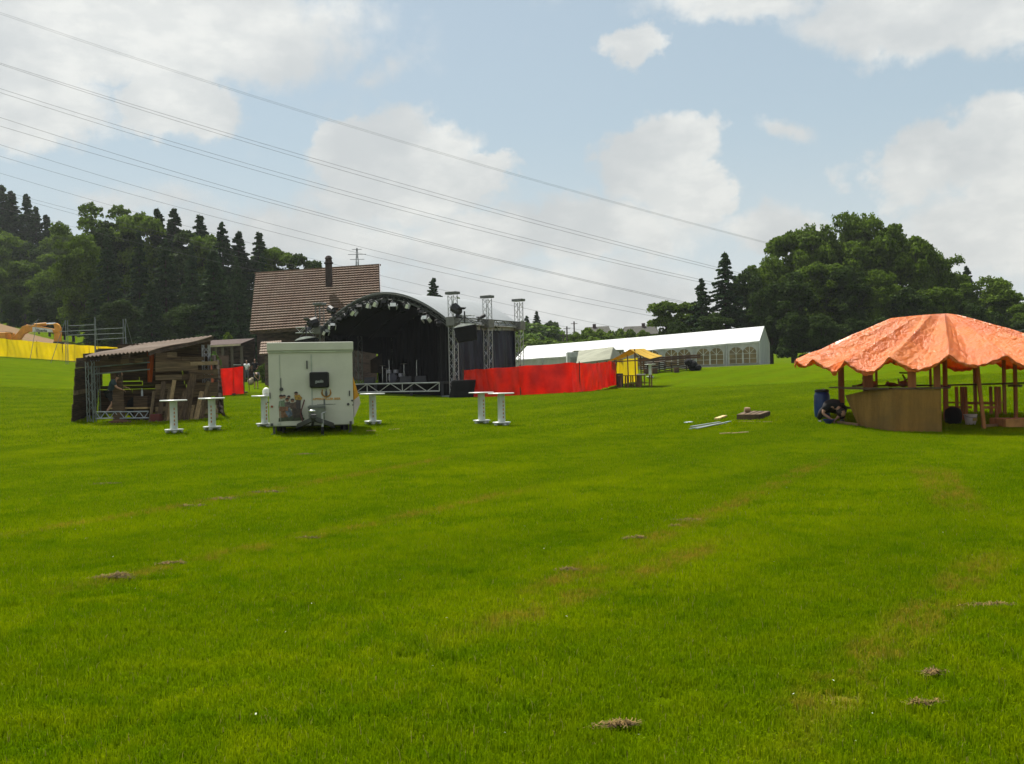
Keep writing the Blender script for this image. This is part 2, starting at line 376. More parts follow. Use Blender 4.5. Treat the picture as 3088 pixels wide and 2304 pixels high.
def scatter(name, src, pts, nrm, kindlabel):
    me = bpy.data.meshes.new(name); me.from_pydata(pts, [], [])
    at = me.attributes.new('rot', 'FLOAT_VECTOR', 'POINT'); at.data.foreach_set('vector', np.array(nrm, np.float32).ravel())
    o = bpy.data.objects.new(name, me); C.objects.link(o); tag(o, kindlabel, 'grass', kind='stuff')
    g = bpy.data.node_groups.new(name, 'GeometryNodeTree')
    g.interface.new_socket('Geometry', in_out='INPUT', socket_type='NodeSocketGeometry'); g.interface.new_socket('Geometry', in_out='OUTPUT', socket_type='NodeSocketGeometry')
    gi, gout = g.nodes.new('NodeGroupInput'), g.nodes.new('NodeGroupOutput')
    ip = g.nodes.new('GeometryNodeInstanceOnPoints'); jn = g.nodes.new('GeometryNodeGeometryToInstance')
    for s in src:
        oi = g.nodes.new('GeometryNodeObjectInfo'); oi.inputs['Object'].default_value = s; g.links.new(oi.outputs['Geometry'], jn.inputs[0])
    na = g.nodes.new('GeometryNodeInputNamedAttribute'); na.data_type = 'FLOAT_VECTOR'; na.inputs['Name'].default_value = 'rot'
    g.links.new(gi.outputs[0], ip.inputs['Points']); g.links.new(jn.outputs[0], ip.inputs['Instance']); ip.inputs['Pick Instance'].default_value = True
    g.links.new(na.outputs['Attribute'], ip.inputs['Rotation']); g.links.new(ip.outputs[0], gout.inputs[0])
    md = o.modifiers.new('scatter', 'NODES'); md.node_group = g
    return o
EXCL = []      # (x, y, r) trodden places without blades
def tiles(y0, y1, step):
    rs = random.Random(int(y0*10)); P, N = [], []
    y = y0
    while y < y1:
        hw = 0.56*(y+1)+1.6; x = -hw
        while x < hw:
            xx, yy = x+rs.uniform(-.03, .03)*step, y+rs.uniform(-.03, .03)*step
            e = 0.3; z = Hz(xx, yy); sx = (Hz(xx+e, yy)-z)/e; sy = (Hz(xx, yy+e)-z)/e
            a = rs.choice((0, 1, 2, 3))*math.pi/2 + rs.uniform(-.05, .05)
            n = Vector((-sx, -sy, 1)).normalized(); q = n.to_track_quat('Z', 'Y').to_matrix() @ Matrix.Rotation(a, 3, 'Z'); eu = q.to_euler()
            P.append((xx, yy, z)); N.append((eu.x, eu.y, eu.z)); x += step
        y += step
    return P, N
P, N = tiles(2.6, 11, 0.9); scatter('grass', [patch(9000, .014, .042, .0042, 1), patch(9000, .013, .038, .0042, 2), patch(8500, .015, .048, .0045, 3)], P, N, 'short green mown grass of the near meadow')
P, N = tiles(11, 27, 0.92); scatter('grass', [patch(3600, .016, .045, .008, 4), patch(3200, .016, .048, .008, 5)], P, N, 'short green mown grass of the middle meadow')
P, N = tiles(27, 60, 1.9); scatter('grass', [patch(3200, .02, .06, .02, 6, 2.0), patch(2800, .02, .06, .02, 7, 2.0)], P, N, 'short green mown grass around the stage and stalls')

# ------------------------------------------------------------------ foliage
def leafmat(name, c1, c2, tr=0.3, rnd=0.12):
    m = bpy.data.materials.new(name); m.use_nodes = True; t = NT(m.node_tree); b = t.n['Principled BSDF']
    pos = t.add('ShaderNodeNewGeometry').outputs['Position']
    n = t.noise(pos, 0.55, 4, 0.6); at = t.add('ShaderNodeAttribute', attribute_name='tint').outputs['Fac']
    c = t.mix(t.ramp(n, 0.35, 0.65), c1, c2); c = t.mix(1.0, c, t.mix(at, (0.65,)*3, (1.4,)*3), 'MULTIPLY')
    oi = t.add('ShaderNodeObjectInfo').outputs['Random']; c = t.mix(1.0, c, t.mix(oi, (1-rnd, 1-rnd, 1-rnd), (1+rnd, 1+rnd*.7, 1+rnd)), 'MULTIPLY')
    t.put(b.inputs['Base Color'], c); b.inputs['Roughness'].default_value = 0.6; b.inputs['Specular IOR Level'].default_value = 0.04
    x = t.add('ShaderNodeBsdfTranslucent'); t.put(x.inputs[0], c); mx = t.add('ShaderNodeMixShader'); mx.inputs[0].default_value = tr
    t.l.new(b.outputs[0], mx.inputs[1]); t.l.new(x.outputs[0], mx.inputs[2]); t.l.new(mx.outputs[0], t.n['Material Output'].inputs['Surface'])
    return m
LM = leafmat('leaf_broad', (0.072, 0.120, 0.011), (0.110, 0.175, 0.015), .38)
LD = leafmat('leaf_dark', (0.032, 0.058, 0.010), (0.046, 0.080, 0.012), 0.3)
LC = leafmat('needle', (0.030, 0.060, 0.020), (0.046, 0.082, 0.024), 0.25)
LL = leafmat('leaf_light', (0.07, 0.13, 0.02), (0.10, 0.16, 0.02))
BARK = mat('bark', (0.06, 0.045, 0.03), 0.9, var=.3, vscale=4, bump=.6, bscale=10)
def leafmesh(name, P, Nn, size, rs, m):
    n = len(P); size = size*rs.uniform(.55, 1.35, n)
    v = rs.normal(size=(n, 3)); v += Nn*1.1; v /= np.linalg.norm(v, axis=1)[:, None]
    a = np.cross(v, rs.normal(size=(n, 3))); a /= np.linalg.norm(a, axis=1)[:, None]+1e-9; b = np.cross(v, a)
    s = size[:, None]
    Q = np.stack([P-a*s*.5-b*s*.25, P+a*s*.15-b*s*.5, P+a*s*.55+b*s*.1+v*s*.12, P-a*s*.05+b*s*.5], 1)
    me = bpy.data.meshes.new(name); me.from_pydata(Q.reshape(-1, 3).tolist(), [], np.arange(n*4).reshape(n, 4).tolist())
    at = me.attributes.new('tint', 'FLOAT', 'POINT'); at.data.foreach_set('value', np.repeat(rs.uniform(0, 1, n), 4).astype(np.float32))
    me.materials.append(m); return me
def broad_mesh(seed, Hh=18, Rr=6.5, base=0.12, n=32000, m=None, size=.34, lobes=60, shape=1.0):
    rs = np.random.RandomState(seed); L = []
    for i in range(lobes):
        f = rs.uniform(0, 1); z = Hh*(base+.06+(0.94-base-.10)*f)
        env = Rr*math.sin(math.pi*min(1, (0.22+0.78*(1-f))**shape))**.6 if f > .35 else Rr*(.72+.28*f/.35)
        a = rs.uniform(0, 2*np.pi); rr = env*rs.uniform(.25, .86); s = rs.uniform(.11, .24)*Rr*1.25
        L.append((rr*math.cos(a), rr*math.sin(a), z*.96, s))
    L.append((0, 0, Hh*.86, Rr*.3)); L.append((0, 0, Hh*.62, Rr*.5)); L.append((0, 0, Hh*.4, Rr*.55))
    w = np.array([l[3]**2 for l in L]); w /= w.sum(); k = rs.choice(len(L), n, p=w); LL_ = np.array(L)[k]
    d = rs.normal(size=(n, 3)); d /= np.linalg.norm(d, axis=1)[:, None]; d[:, 2] = np.where(d[:, 2] < -.3, -d[:, 2], d[:, 2])
    rad = LL_[:, 3]*(1-rs.exponential(.13, n)).clip(.3, 1.1)
    bump = 1+.22*np.sin(d[:, 0]*7+k)*np.sin(d[:, 1]*6+k*2)+.12*np.sin(d[:, 2]*11+k)
    P = LL_[:, :3]+d*(rad*bump)[:, None]*np.array([1, 1, .85]); P[:, 2] = np.maximum(P[:, 2], .25)
    me = leafmesh('crown', P, d, size, rs, m or LM)
    tb = MB(); tr = Rr*.055
    tb.tube((0, 0, -.6), (0, 0, Hh*.3), tr, 8, tr*.75); tb.tube((0, 0, Hh*.3), (0, 0, Hh*.72), tr*.75, 7, tr*.3)
    for l in L[:14]: tb.tube((0, 0, max(Hh*.15, l[2]*.55)), l[:3], tr*.38, 5, tr*.08)
    return me, tb
def conifer_mesh(seed, Hh=20, Rr=3.4, n=20000, m=None, top=1.0, bare=0.06, size=.34, sparse=0.0):
    rs = np.random.RandomState(seed); P, D = [], []; tb = MB(); tb.tube((0, 0, -.5), (0, 0, Hh), Hh*.013, 7, .03)
    z = Hh*bare; nb = []
    while z < Hh*.985:
        f = 1-(z/Hh-bare)/(1-bare); k = int(5+4*f); r = Rr*(f**.82)*top+.15
        for i in range(k):
            if rs.rand() < sparse: continue
            nb.append((z+rs.uniform(-.15, .15), rs.uniform(0, 2*np.pi), r*rs.uniform(.72, 1.15)))
        z += Hh*.026*(.55+.75*f)
    tot = sum(b[2] for b in nb)
    for (z, a, r) in nb:
        c = max(5, int(n*r/tot)); s = rs.uniform(.05, 1, c)**.75*r; wd = (0.12+.30*(1-s/r))*r*.62
        lat = rs.uniform(-1, 1, c)*wd; dz = -.22*s-.10*(s/r)**2*r+.34*np.maximum(0, s/r-.7)*r*.5 + rs.uniform(-.16, .06, c)
        P.append(np.stack([np.cos(a)*s-np.sin(a)*lat, np.sin(a)*s+np.cos(a)*lat, z+dz], 1)); D.append(np.tile([np.cos(a)*.3, np.sin(a)*.3, .8], (c, 1)))
        if r > .8: tb.tube((0, 0, z), (math.cos(a)*r*.8, math.sin(a)*r*.8, z-.2*r), .035, 3, .01, cap=False)
    return leafmesh('crown', np.concatenate(P), np.concatenate(D), size, rs, m or LC), tb
def tree_proto(kind, me_tb, bark=BARK):
    me, tb = me_tb; r = thing(kind, 'x', 'tree')
    c = bpy.data.objects.new('crown', me); C.objects.link(c); c.parent = r
    tb.build('trunk', bark, r); return r
B1 = tree_proto('broadleaf_tree', broad_mesh(11, 18, 6.5)); B2 = tree_proto('broadleaf_tree', broad_mesh(12, 18, 7.2, shape=.8, lobes=70, n=36000)); B3 = tree_proto('broadleaf_tree', broad_mesh(13, 18, 5.2, base=.06, lobes=46, n=26000))
D1 = tree_proto('broadleaf_tree', broad_mesh(21, 18, 6.2, m=LD, base=.08)); D2 = tree_proto('broadleaf_tree', broad_mesh(22, 18, 5.0, m=LD, base=.06, lobes=46, n=26000))
A1 = tree_proto('broadleaf_tree', broad_mesh(31, 18, 4.4, m=LM, base=.2, lobes=34, n=13000, size=.30))
C1 = tree_proto('conifer_tree', conifer_mesh(41)); C2 = tree_proto('conifer_tree', conifer_mesh(42, 20, 2.9, 17000)); C3 = tree_proto('conifer_tree', conifer_mesh(43, 20, 3.9, 13000, sparse=.25, bare=.12, top=1.0)); C4 = tree_proto('conifer_tree', conifer_mesh(44, 20, 4.6, 22000, sparse=.12))
SB = tree_proto('bush', broad_mesh(51, 4, 2.6, base=.0, n=5000, m=LM, size=.28, lobes=16)); SL = tree_proto('bush', broad_mesh(52, 4, 3.0, base=.0, n=5000, m=LL, size=.3, lobes=16))
PROTO = dict(B1=B1, B2=B2, B3=B3, D1=D1, D2=D2, A1=A1, C1=C1, C2=C2, C3=C3, C4=C4, SB=SB, SL=SL); HT = dict(SB=4.0, SL=4.0, C1=20., C2=20., C3=20., C4=20.)
USED = set(); TR = random.Random(5)
def tree(k, px, pytop, Y, label, group, wide=1.0, sink=0.0, cat=None):
    g = gx(px, Y); zt = W(px, pytop, Y).z; h = max(1.5, zt-g.z+sink); s = h/HT.get(k, 18.0)
    if k in USED: o = dup(PROTO[k])
    else: o = PROTO[k]; USED.add(k)
    o.location = (g.x, g.y, g.z-sink); o.rotation_euler = (0, 0, TR.uniform(0, 6.28)); sw = s*wide; o.scale = (sw, sw, s)
    o['label'] = label; o['group'] = group; o['category'] = cat or ('bush' if k[0] == 'S' else 'tree')
    return o
# ------------------------------------------------------------------ woods
gL, gF, gR, gM = 'trees of the dark wood on the left', 'trees on the far left hillside', 'trees of the wood on the right', 'trees on the distant ridge in the middle'
for k, x, y, Y, lab, w in [
    ('C1', 11, 555, 215, 'tall dark spruce at the left picture edge on the hazy far hillside', 1.55), ('C2', 42, 574, 216, 'second dark spruce from the left edge on the hazy far hillside', 1.71),
    ('C2', 87, 583, 214, 'slim pointed spruce standing out of the skyline of the far left hillside', 1.40), ('C1', 113, 620, 212, 'spruce on the falling skyline right of the slim pointed spruce, far left hillside', 1.24),
    ('C2', 146, 646, 212, 'small spruce between tall spruces and round tree on the far left skyline', 1.71), ('B1', 185, 676, 210, 'round hazy broadleaf tree at the right end of the far left hillside skyline', 0.80),
    ('B3', 212, 715, 208, 'low hazy broadleaf tree dipping into the sky gap beside the dark wood', 0.80),
    ('D1', -60, 660, 195, 'dark broadleaf tree on the far hillside just outside the left edge', 1.00), ('B1', 20, 690, 190, 'mid green broadleaf tree under the tall spruces at the left edge', 1.00), ('D2', 88, 716, 190, 'dark broadleaf tree under the slim pointed spruce', 1.00),
    ('B3', 158, 748, 188, 'soft green broadleaf tree below the round skyline tree on the far left', 1.00), ('B2', -70, 790, 160, 'broad tree low on the left slope, outermost', 0.90),
    ('B1', 5, 800, 160, 'yellowish green tree halfway down the left slope at the picture edge', 0.85), ('B3', 78, 770, 162, 'upright yellowish tree halfway down the left slope', 1.00), ('B2', 150, 805, 158, 'broad green tree halfway down the left slope above the digger', 0.80),
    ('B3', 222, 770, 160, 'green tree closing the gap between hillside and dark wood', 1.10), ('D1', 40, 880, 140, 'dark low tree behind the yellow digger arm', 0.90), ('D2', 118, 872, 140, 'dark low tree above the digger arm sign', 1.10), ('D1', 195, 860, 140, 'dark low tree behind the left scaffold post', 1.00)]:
    tree(k, x, y, Y, lab, gF, w)
for k, x, y, Y, lab, w in [
    ('A1', 280, 578, 146, 'airy tall ash with open crown at the left end of the dark wood', 0.95), ('D2', 328, 640, 144, 'dark dense tree between the two airy ashes', 0.80), ('A1', 366, 584, 148, 'pale airy ash with see-through crown, second in the dark wood', 0.85),
    ('A1', 398, 618, 146, 'small airy tree right beside the pale ash', 0.80), ('B3', 436, 612, 146, 'broad cone shaped yellowish tree in the dark wood skyline', 0.75), ('C2', 486, 626, 150, 'small pointed spruce top left of the twin spruces on the wood skyline', 1.50),
    ('C1', 534, 626, 148, 'pointed spruce with star-like top in the middle of the dark wood', 1.30), ('D2', 566, 668, 146, 'low dark round top between two pointed spruces of the wood', 0.90), ('C1', 610, 645, 147, 'bushy spruce right of the low round top in the dark wood', 1.35),
    ('B3', 642, 682, 146, 'bright green tree left of the stout spruce in the wood', 0.80), ('C4', 678, 668, 140, 'stout dark spruce with layered top, widest conifer of the wood', 1.10), ('C2', 727, 695, 142, 'slim spruce right of the stout layered one', 1.50),
    ('C1', 788, 697, 142, 'spruce standing behind the left end of the tiled roof', 1.35), ('B3', 836, 722, 144, 'green tree behind the tiled roof, left of the last dark one', 0.85), ('D2', 905, 742, 142, 'dark spreading tree behind the roof ridge left of the chimney', 0.90),
    ('B1', 952, 790, 144, 'last low tree of the wood, touching the chimney', 0.60), ('B2', 262, 690, 132, 'broad tree at the left rim of the dark wood below the airy ash', 0.70), ('C4', 330, 700, 128, 'big dark conifer in the front row under the airy ashes', 0.90),
    ('C1', 425, 690, 126, 'big dark conifer in the front row under the cone shaped one', 0.90), ('C4', 505, 720, 126, 'dark conifer in the front row under the star topped spruce', 1.10), ('C4', 585, 730, 124, 'dark front row conifer above the hut roof tip', 0.80),
    ('C1', 650, 745, 122, 'dark spruce in the front row left of the tiled roof', 1.40), ('C4', 720, 775, 122, 'dark front row conifer touching the gable of the tiled roof', 0.90), ('C1', 800, 760, 125, 'dark conifer hidden behind the tiled roof', 1.00),
    ('C4', 290, 838, 116, 'low dark conifer behind the right scaffold post', 1.10), ('D1', 370, 893, 114, 'low dark tree behind the scaffold brace', 1.00), ('C4', 460, 848, 112, 'low dark conifer behind the hut roof', 1.20), ('D1', 560, 908, 112, 'low dark tree behind the raised roof edge of the hut', 1.10), ('C1', 650, 745, 112, 'low dark conifer behind the timber porch', 1.40)]:
    tree(k, x, y, Y, lab, gL, w)
for k, x, y, Y, lab, w in [
    ('B3', 2012, 893, 120, 'small tree at the left tip of the right hand wood', 1.12), ('B3', 2072, 898, 122, 'second small tree at the left tip of the right wood', 1.25), ('C4', 2120, 838, 118, 'ragged conifer with two spiky tops above the white marquee', 1.35),
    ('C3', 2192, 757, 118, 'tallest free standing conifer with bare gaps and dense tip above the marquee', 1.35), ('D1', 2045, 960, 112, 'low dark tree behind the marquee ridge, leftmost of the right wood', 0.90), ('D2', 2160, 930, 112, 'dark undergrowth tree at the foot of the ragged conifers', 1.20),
    ('D1', 2255, 800, 122, 'dark tree right of the tallest conifer', 0.70), ('B1', 2325, 758, 124, 'rounded tree on the left shoulder of the big right hand wood', 0.70), ('B3', 2392, 672, 128, 'upright crown forming the first high step of the right wood', 0.90), ('B1', 2450, 662, 127, 'rounded crown beside the first high step of the right wood', 0.65),
    ('B2', 2560, 622, 128, 'highest crown of the right wood, left half', 0.72), ('B1', 2625, 630, 126, 'highest crown of the right wood, right half', 0.75), ('B3', 2705, 684, 126, 'narrow crown just right of the highest tree', 0.90), ('B1', 2765, 700, 124, 'rounded crown on the right shoulder of the wood', 0.75),
    ('B2', 2815, 742, 122, 'broad crown sloping down above the orange canopy', 0.75), ('B3', 2870, 805, 122, 'crown at the notch left of the small spruce', 0.80), ('C2', 2921, 800, 128, 'small spruce poking out above the right wood', 1.40), ('B1', 2978, 824, 118, 'olive green tree right of the small spruce', 1.06),
    ('B3', 3036, 862, 116, 'olive green tree near the right picture edge', 1.25), ('B1', 3095, 906, 112, 'olive green tree cut by the right picture edge', 1.12), ('B2', 3180, 930, 112, 'olive tree outside the right edge of the wood', 1.12),
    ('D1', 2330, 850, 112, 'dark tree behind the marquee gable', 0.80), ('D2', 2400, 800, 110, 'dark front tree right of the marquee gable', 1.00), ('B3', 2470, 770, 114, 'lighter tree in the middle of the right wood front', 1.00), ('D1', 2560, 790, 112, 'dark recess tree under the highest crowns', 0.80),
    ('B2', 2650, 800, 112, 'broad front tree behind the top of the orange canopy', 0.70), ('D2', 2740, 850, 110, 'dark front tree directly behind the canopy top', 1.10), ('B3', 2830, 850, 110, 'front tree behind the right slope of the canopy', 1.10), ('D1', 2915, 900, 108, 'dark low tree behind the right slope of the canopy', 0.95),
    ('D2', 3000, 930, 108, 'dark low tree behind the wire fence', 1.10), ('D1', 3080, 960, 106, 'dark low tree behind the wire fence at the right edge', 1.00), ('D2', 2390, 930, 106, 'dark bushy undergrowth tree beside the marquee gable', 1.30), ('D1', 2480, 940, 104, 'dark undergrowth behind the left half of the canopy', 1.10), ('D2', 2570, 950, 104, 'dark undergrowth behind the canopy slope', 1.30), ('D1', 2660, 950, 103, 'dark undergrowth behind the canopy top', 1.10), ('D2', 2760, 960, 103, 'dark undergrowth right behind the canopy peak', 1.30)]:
    tree(k, x, y, Y, lab, gR, w)
for k, x, y, Y, lab, w in [
    ('C2', 1311, 836, 150, 'lone spruce rising behind the white stage roof', 1.78), ('B1', 1386, 890, 150, 'round tree top behind the stage roof', 0.60), ('C1', 1591, 951, 190, 'shorter of two small spruces on the distant hillside', 1.55), ('C1', 1621, 937, 190, 'taller of two small spruces on the distant hillside', 1.40),
    ('D1', 1662, 962, 190, 'dark round tree right of the two distant spruces', 0.90), ('B3', 1686, 1000, 180, 'lower dark tree on the falling distant hillside', 0.90), ('D2', 1708, 1022, 165, 'small dark tree in front of the utility poles', 1.00)]:
    tree(k, x, y, Y, lab, gM, w)
for k, x, y, Y, lab, w in [
    ('SL', 1578, 982, 170, 'bright green shrub under the shorter distant spruce', 1.3), ('SL', 1628, 990, 168, 'bright green shrub under the taller distant spruce', 1.3), ('SL', 1560, 1012, 150, 'pale shrub beside the rear stage tower', 1.5), ('SB', 1600, 1022, 146, 'low wide shrub on the distant meadow, left', 1.8), ('SB', 1660, 1026, 140, 'low wide shrub behind the left end of the marquee', 1.6),
    ('SB', 1738, 1008, 150, 'round shrub left of the first distant house', .9), ('SB', 1776, 996, 148, 'tall shrub covering the left corner of the first distant house', .9), ('SB', 1812, 1000, 147, 'shrub in front of the first distant house', .9), ('SB', 1846, 1004, 147, 'shrub at the right corner of the first distant house', .8),
    ('SB', 1873, 998, 150, 'thin shrub in the gap between the two distant houses', .7), ('SB', 1902, 1000, 147, 'shrub covering the left part of the second distant house', .8), ('SB', 1940, 1002, 145, 'shrub in front of the second distant house', .9), ('SB', 1985, 1020, 145, 'shrub at the right corner of the second distant house', .9),
    ('SB', 1715, 1034, 135, 'low hedge shrub behind the marquee ridge, left of middle', 1.8), ('SB', 1790, 1022, 132, 'low hedge shrub behind the marquee ridge, middle', 2.0), ('SB', 1870, 1024, 132, 'low hedge shrub behind the marquee ridge, right of middle', 1.8), ('SB', 1950, 1028, 130, 'low hedge shrub behind the marquee ridge under the second house', 1.8)]:
    tree(k, x, y, Y, lab, 'shrubs on the distant ridge', w)
for k, px, py, Y, lab, w in [('SL', 648, 1070, 68, 'small bright bush behind the left red fence', .45), ('SB', 800, 1120, 82, 'low bush on the ground beside the standing people', .8), ('SB', 690, 1010, 92, 'bush beside the timber porch', .5)]:
    tree(k, px, py, Y, lab, 'bushes by the farmhouse', w)
for k in PROTO:
    if k not in USED:
        for ch in list(PROTO[k].children): bpy.data.objects.remove(ch)
        bpy.data.objects.remove(PROTO[k])

# ------------------------------------------------------------------ shared materials
ALU = mat('aluminium', (0.42, 0.43, 0.43), 0.45, 0.6, var=.1)
ALUD = mat('dull_aluminium', (0.13, 0.14, 0.13), 0.6, 0.4, var=.15)
STEEL = mat('galvanised_steel', (0.20, 0.23, 0.22), 0.55, 0.5)
BLACK = mat('black_paint', (0.012, 0.012, 0.013), 0.6, var=.2)
BLACKC = mat('black_cloth', (0.004, 0.004, 0.0045), 0.95, var=.3, bump=.5, bscale=6, stretch=(1, 1, .15))
WHITEP = mat('white_pvc', (0.74, 0.74, 0.72), 0.5, var=.06, trans=.25, bump=.15, bscale=2)
BROWNW = mat('old_wood', (0.085, 0.055, 0.032), 0.9, var=.45, vscale=2.5, bump=.5, bscale=25, stretch=(1, 1, 6))
RAWW = mat('new_wood', (0.42, 0.29, 0.13), 0.8, var=.2, vscale=5)
REDC = mat('red_tarp', (0.95, 0.040, 0.006), 0.38, var=.22, vscale=1.2, col2=(0.72, 0.020, 0.004), bump=.6, bscale=2.2, trans=.55, spec=.4)
YELC = mat('yellow_tarp', (0.95, 0.80, 0.005), 0.5, var=.06, vscale=.6, bump=.4, bscale=1.5, trans=.6)

# ------------------------------------------------------------------ power lines
for i, (p0, p1, p2, w, lab) in enumerate([
    ((0, 37), (1544, 522), (2340, 738), .8, 'upper wire of the topmost thin pair crossing the sky'), ((0, 42), (1544, 526), (2340, 741), .8, 'lower wire of the topmost thin pair crossing the sky'),
    ((0, 190), (1544, 645), (2158, 805), 1.15, 'upper wire of the second pair from the top'), ((0, 194), (1544, 656), (2158, 812), 1.15, 'lower wire of the second pair from the top'),
    ((0, 267), (1544, 708), (2112, 843), 1.15, 'upper wire of the third pair from the top'), ((0, 279), (1544, 719), (2112, 851), 1.15, 'lower wire of the third pair from the top'),
    ((0, 354), (1544, 792), (2011, 899), 1.15, 'upper wire of the middle pair that closes up over the roof'), ((0, 380), (1544, 796), (2011, 903), 1.15, 'lower wire of the middle pair that closes up over the roof'),
    ((0, 436), (1544, 852), (1997, 945), 1.0, 'single wire below the middle pair, passing above the wood'), ((0, 471), (1544, 868), (1997, 959), 1.0, 'single wire next below, passing just above the spruce tops'),
    ((0, 522), (1149, 831), (1872, 990), .9, 'wire vanishing behind the airy ash and seen again right of the roof'), ((56, 589), (1149, 862), (1754, 996), .85, 'wire in the sky gap on the left that ends at the utility poles'),
    ((90, 608), (700, 770), (1700, 1000), .85, 'wire just below it in the left sky gap'), ((205, 680), (700, 800), (1690, 1010), .8, 'lowest wire in the left sky gap')]):
    # wire hangs in a vertical plane from a near mast left of the picture to a far one behind the right wood
    xs = [p0[0], p1[0], p2[0]]; ys = [p0[1], p1[1], p2[1]]; co = np.polyfit(xs, ys, 2); pts = []; rr = []
    xa, xb = -900 if i < 11 else xs[0]-300, xs[2]+(160 if i < 10 else 30)
    Ya, Yb = 75., 235.
    for s in np.linspace(0, 1, 41):
        x = xa+(xb-xa)*s; k = (x+0)/2300.0; Y = 1/((1-k)/Ya+k/Yb)
        pts.append(W(x, float(np.polyval(co, x)), Y)); rr.append(Y)
    cu = bpy.data.curves.new('power_line', 'CURVE'); cu.dimensions = '3D'; cu.bevel_depth = 1; cu.bevel_resolution = 0; cu.use_fill_caps = False
    sp = cu.splines.new('POLY'); sp.points.add(len(pts)-1)
    org = pts[0]
    for q, p, Y in zip(sp.points, pts, rr): q.co = (p.x-org.x, p.y-org.y, p.z-org.z, 1); q.radius = w*0.40*Y/3000
    cu.materials.append(mat('wire', (0.10, 0.10, 0.10), .6, .3))
    tmp = bpy.data.objects.new('tmp', cu); C.objects.link(tmp)
    me = bpy.data.meshes.new_from_object(tmp.evaluated_get(bpy.context.evaluated_depsgraph_get())); C.objects.unlink(tmp)
    o = bpy.data.objects.new('power_line', me); C.objects.link(o); o.location = org
    tag(o, lab, 'power line', 'overhead power lines')
# distant pylon
b0 = gx(1082, 330); zt = W(1080, 748, 330).z
t_ = thing('pylon', 'thin distant lattice pylon with three cross arms behind the tiled roof', 'pylon', b0)
m = MB(); hh = zt-b0.z
for sx, sy in ((-1, -1), (1, -1), (1, 1), (-1, 1)): m.tube((sx*1.6, sy*1.6, 0), (sx*.12, sy*.12, hh), .10, 4)
for i in range(14):
    a, b = i/14, (i+1)/14; ra, rb = 1.6*(1-a)+.12*a, 1.6*(1-b)+.12*b
    m.tube((-ra, -ra, hh*a), (rb, -rb, hh*b), .05, 4); m.tube((ra, ra, hh*a), (-rb, rb, hh*b), .05, 4)
m.build('mast', mat('pylon_steel', (.10, .11, .12), .7), t_)
for f, wd in ((.985, 1.6), (.93, 3.0), (.875, 2.4)):
    MB().bar((-wd, 0, hh*f), (wd, 0, hh*f), .12, .16).build('cross_arm', MATS['pylon_steel'], t_)
for px, pyt, Y, lab in ((1734, 969, 150, 'taller wooden utility pole on the distant ridge'), (1712, 984, 145, 'shorter wooden utility pole on the distant ridge'), (1700, 1005, 150, 'smallest utility pole peeping over the ridge')):
    g = gx(px, Y); z = W(px, pyt, Y).z-g.z
    tt = thing('utility_pole', lab, 'pole', g, group='utility poles on the ridge'); MB().tube((0, 0, -.3), (0, 0, z), .14, 8, .10).build('pole', mat('pole_wood', (.10, .08, .07), .9), tt)
    MB().bar((-.5, 0, z-.35), (.5, 0, z-.35), .08).build('cross_arm', MATS['pole_wood'], tt)

# ------------------------------------------------------------------ buildings
TILE = bpy.data.materials.new('roof_tile'); TILE.use_nodes = True; t = NT(TILE.node_tree); bs = t.n['Principled BSDF']
ob = t.add('ShaderNodeTexCoord').outputs['Object']; w1 = t.noise(t.mapping(ob, scale=(3.2, .9, .9)), 2.2, 3, .6)
cc = t.mix(t.ramp(w1, .3, .7), (0.090, 0.050, 0.030), (0.165, 0.098, 0.060)); cc = t.mix(t.ramp(t.noise(ob, .5, 5, .6), .4, .7, 0, .5), cc, (0.17, 0.13, 0.09))
t.put(bs.inputs['Base Color'], cc); bs.inputs['Roughness'].default_value = .85
def tiled(mb, a, b, c, d, rows, step=.07):
    """tile courses on the slope eave a-b up to ridge d-c, each course lapping over the one below; gentle pan profile along it"""
    a, b, c, d = map(Vector, (a, b, c, d)); n = (b-a).cross(d-a).normalized(); cols = int((b-a).length/.30)
    for r in range(rows):
        f0, f1 = r/rows, (r+1.18)/rows; vs = []
        for j, (f, lift) in enumerate(((f0, .02), (f0, step+.02), (min(f1, 1), .03))):
            L, Rr_ = a.lerp(d, f), b.lerp(c, f)
            for i in range(cols*2+1): vs.append(L.lerp(Rr_, i/(cols*2)) + n*(lift+(.035 if i % 2 else 0)))
        k = cols*2+1
        mb.add(vs, [(j*k+i, j*k+i+1, (j+1)*k+i+1, (j+1)*k+i) for j in range(2) for i in range(cols*2)])
    return mb
HR0, HR1 = W(773, 826, 91), W(1143, 801, 85.5)
HE0, HE1 = W(755, 1002, 84.5), W(1150, 975, 79.5)
hl = thing('farmhouse', 'old farmhouse with big brown tiled roof and dark timber walls behind the stage', 'house', on((HE0.x+HE1.x)/2, (HE0.y+HE1.y)/2))
o_ = hl.location
ax = (HR1-HR0); ax.z = 0; ax.normalize()
tiled(MB(), HE0, HE1, HR1, HR0, 24, .17).build('roof', TILE, hl, o_)
HB0 = HR0+(HR0-HE0)*Vector((1, 1, -1)); HB1 = HR1+(HR1-HE1)*Vector((1, 1, -1))
HB0.z, HB1.z = HE0.z, HE1.z
m = MB(); th = Vector((0, 0, -.18))
for q in ((HE0, HE1, HR1, HR0), (HR0, HR1, HB1, HB0)): m.prism(list(q), th)
m.build('roof_deck', BROWNW, hl, o_)
tiled(MB(), HB1, HB0, HR0, HR1, 27).build('rear_roof', TILE, hl, o_)
MB().bar(HR0-ax*.1+Vector((0, 0, .06)), HR1+ax*.1+Vector((0, 0, .06)), .28, .16).build('ridge_cap', TILE, hl, o_)
MB().bar(HE1+ax*.05, HR1+ax*.05, .05, .35).build('verge_board', mat('pale_verge', (.35, .32, .33), .7), hl, o_)
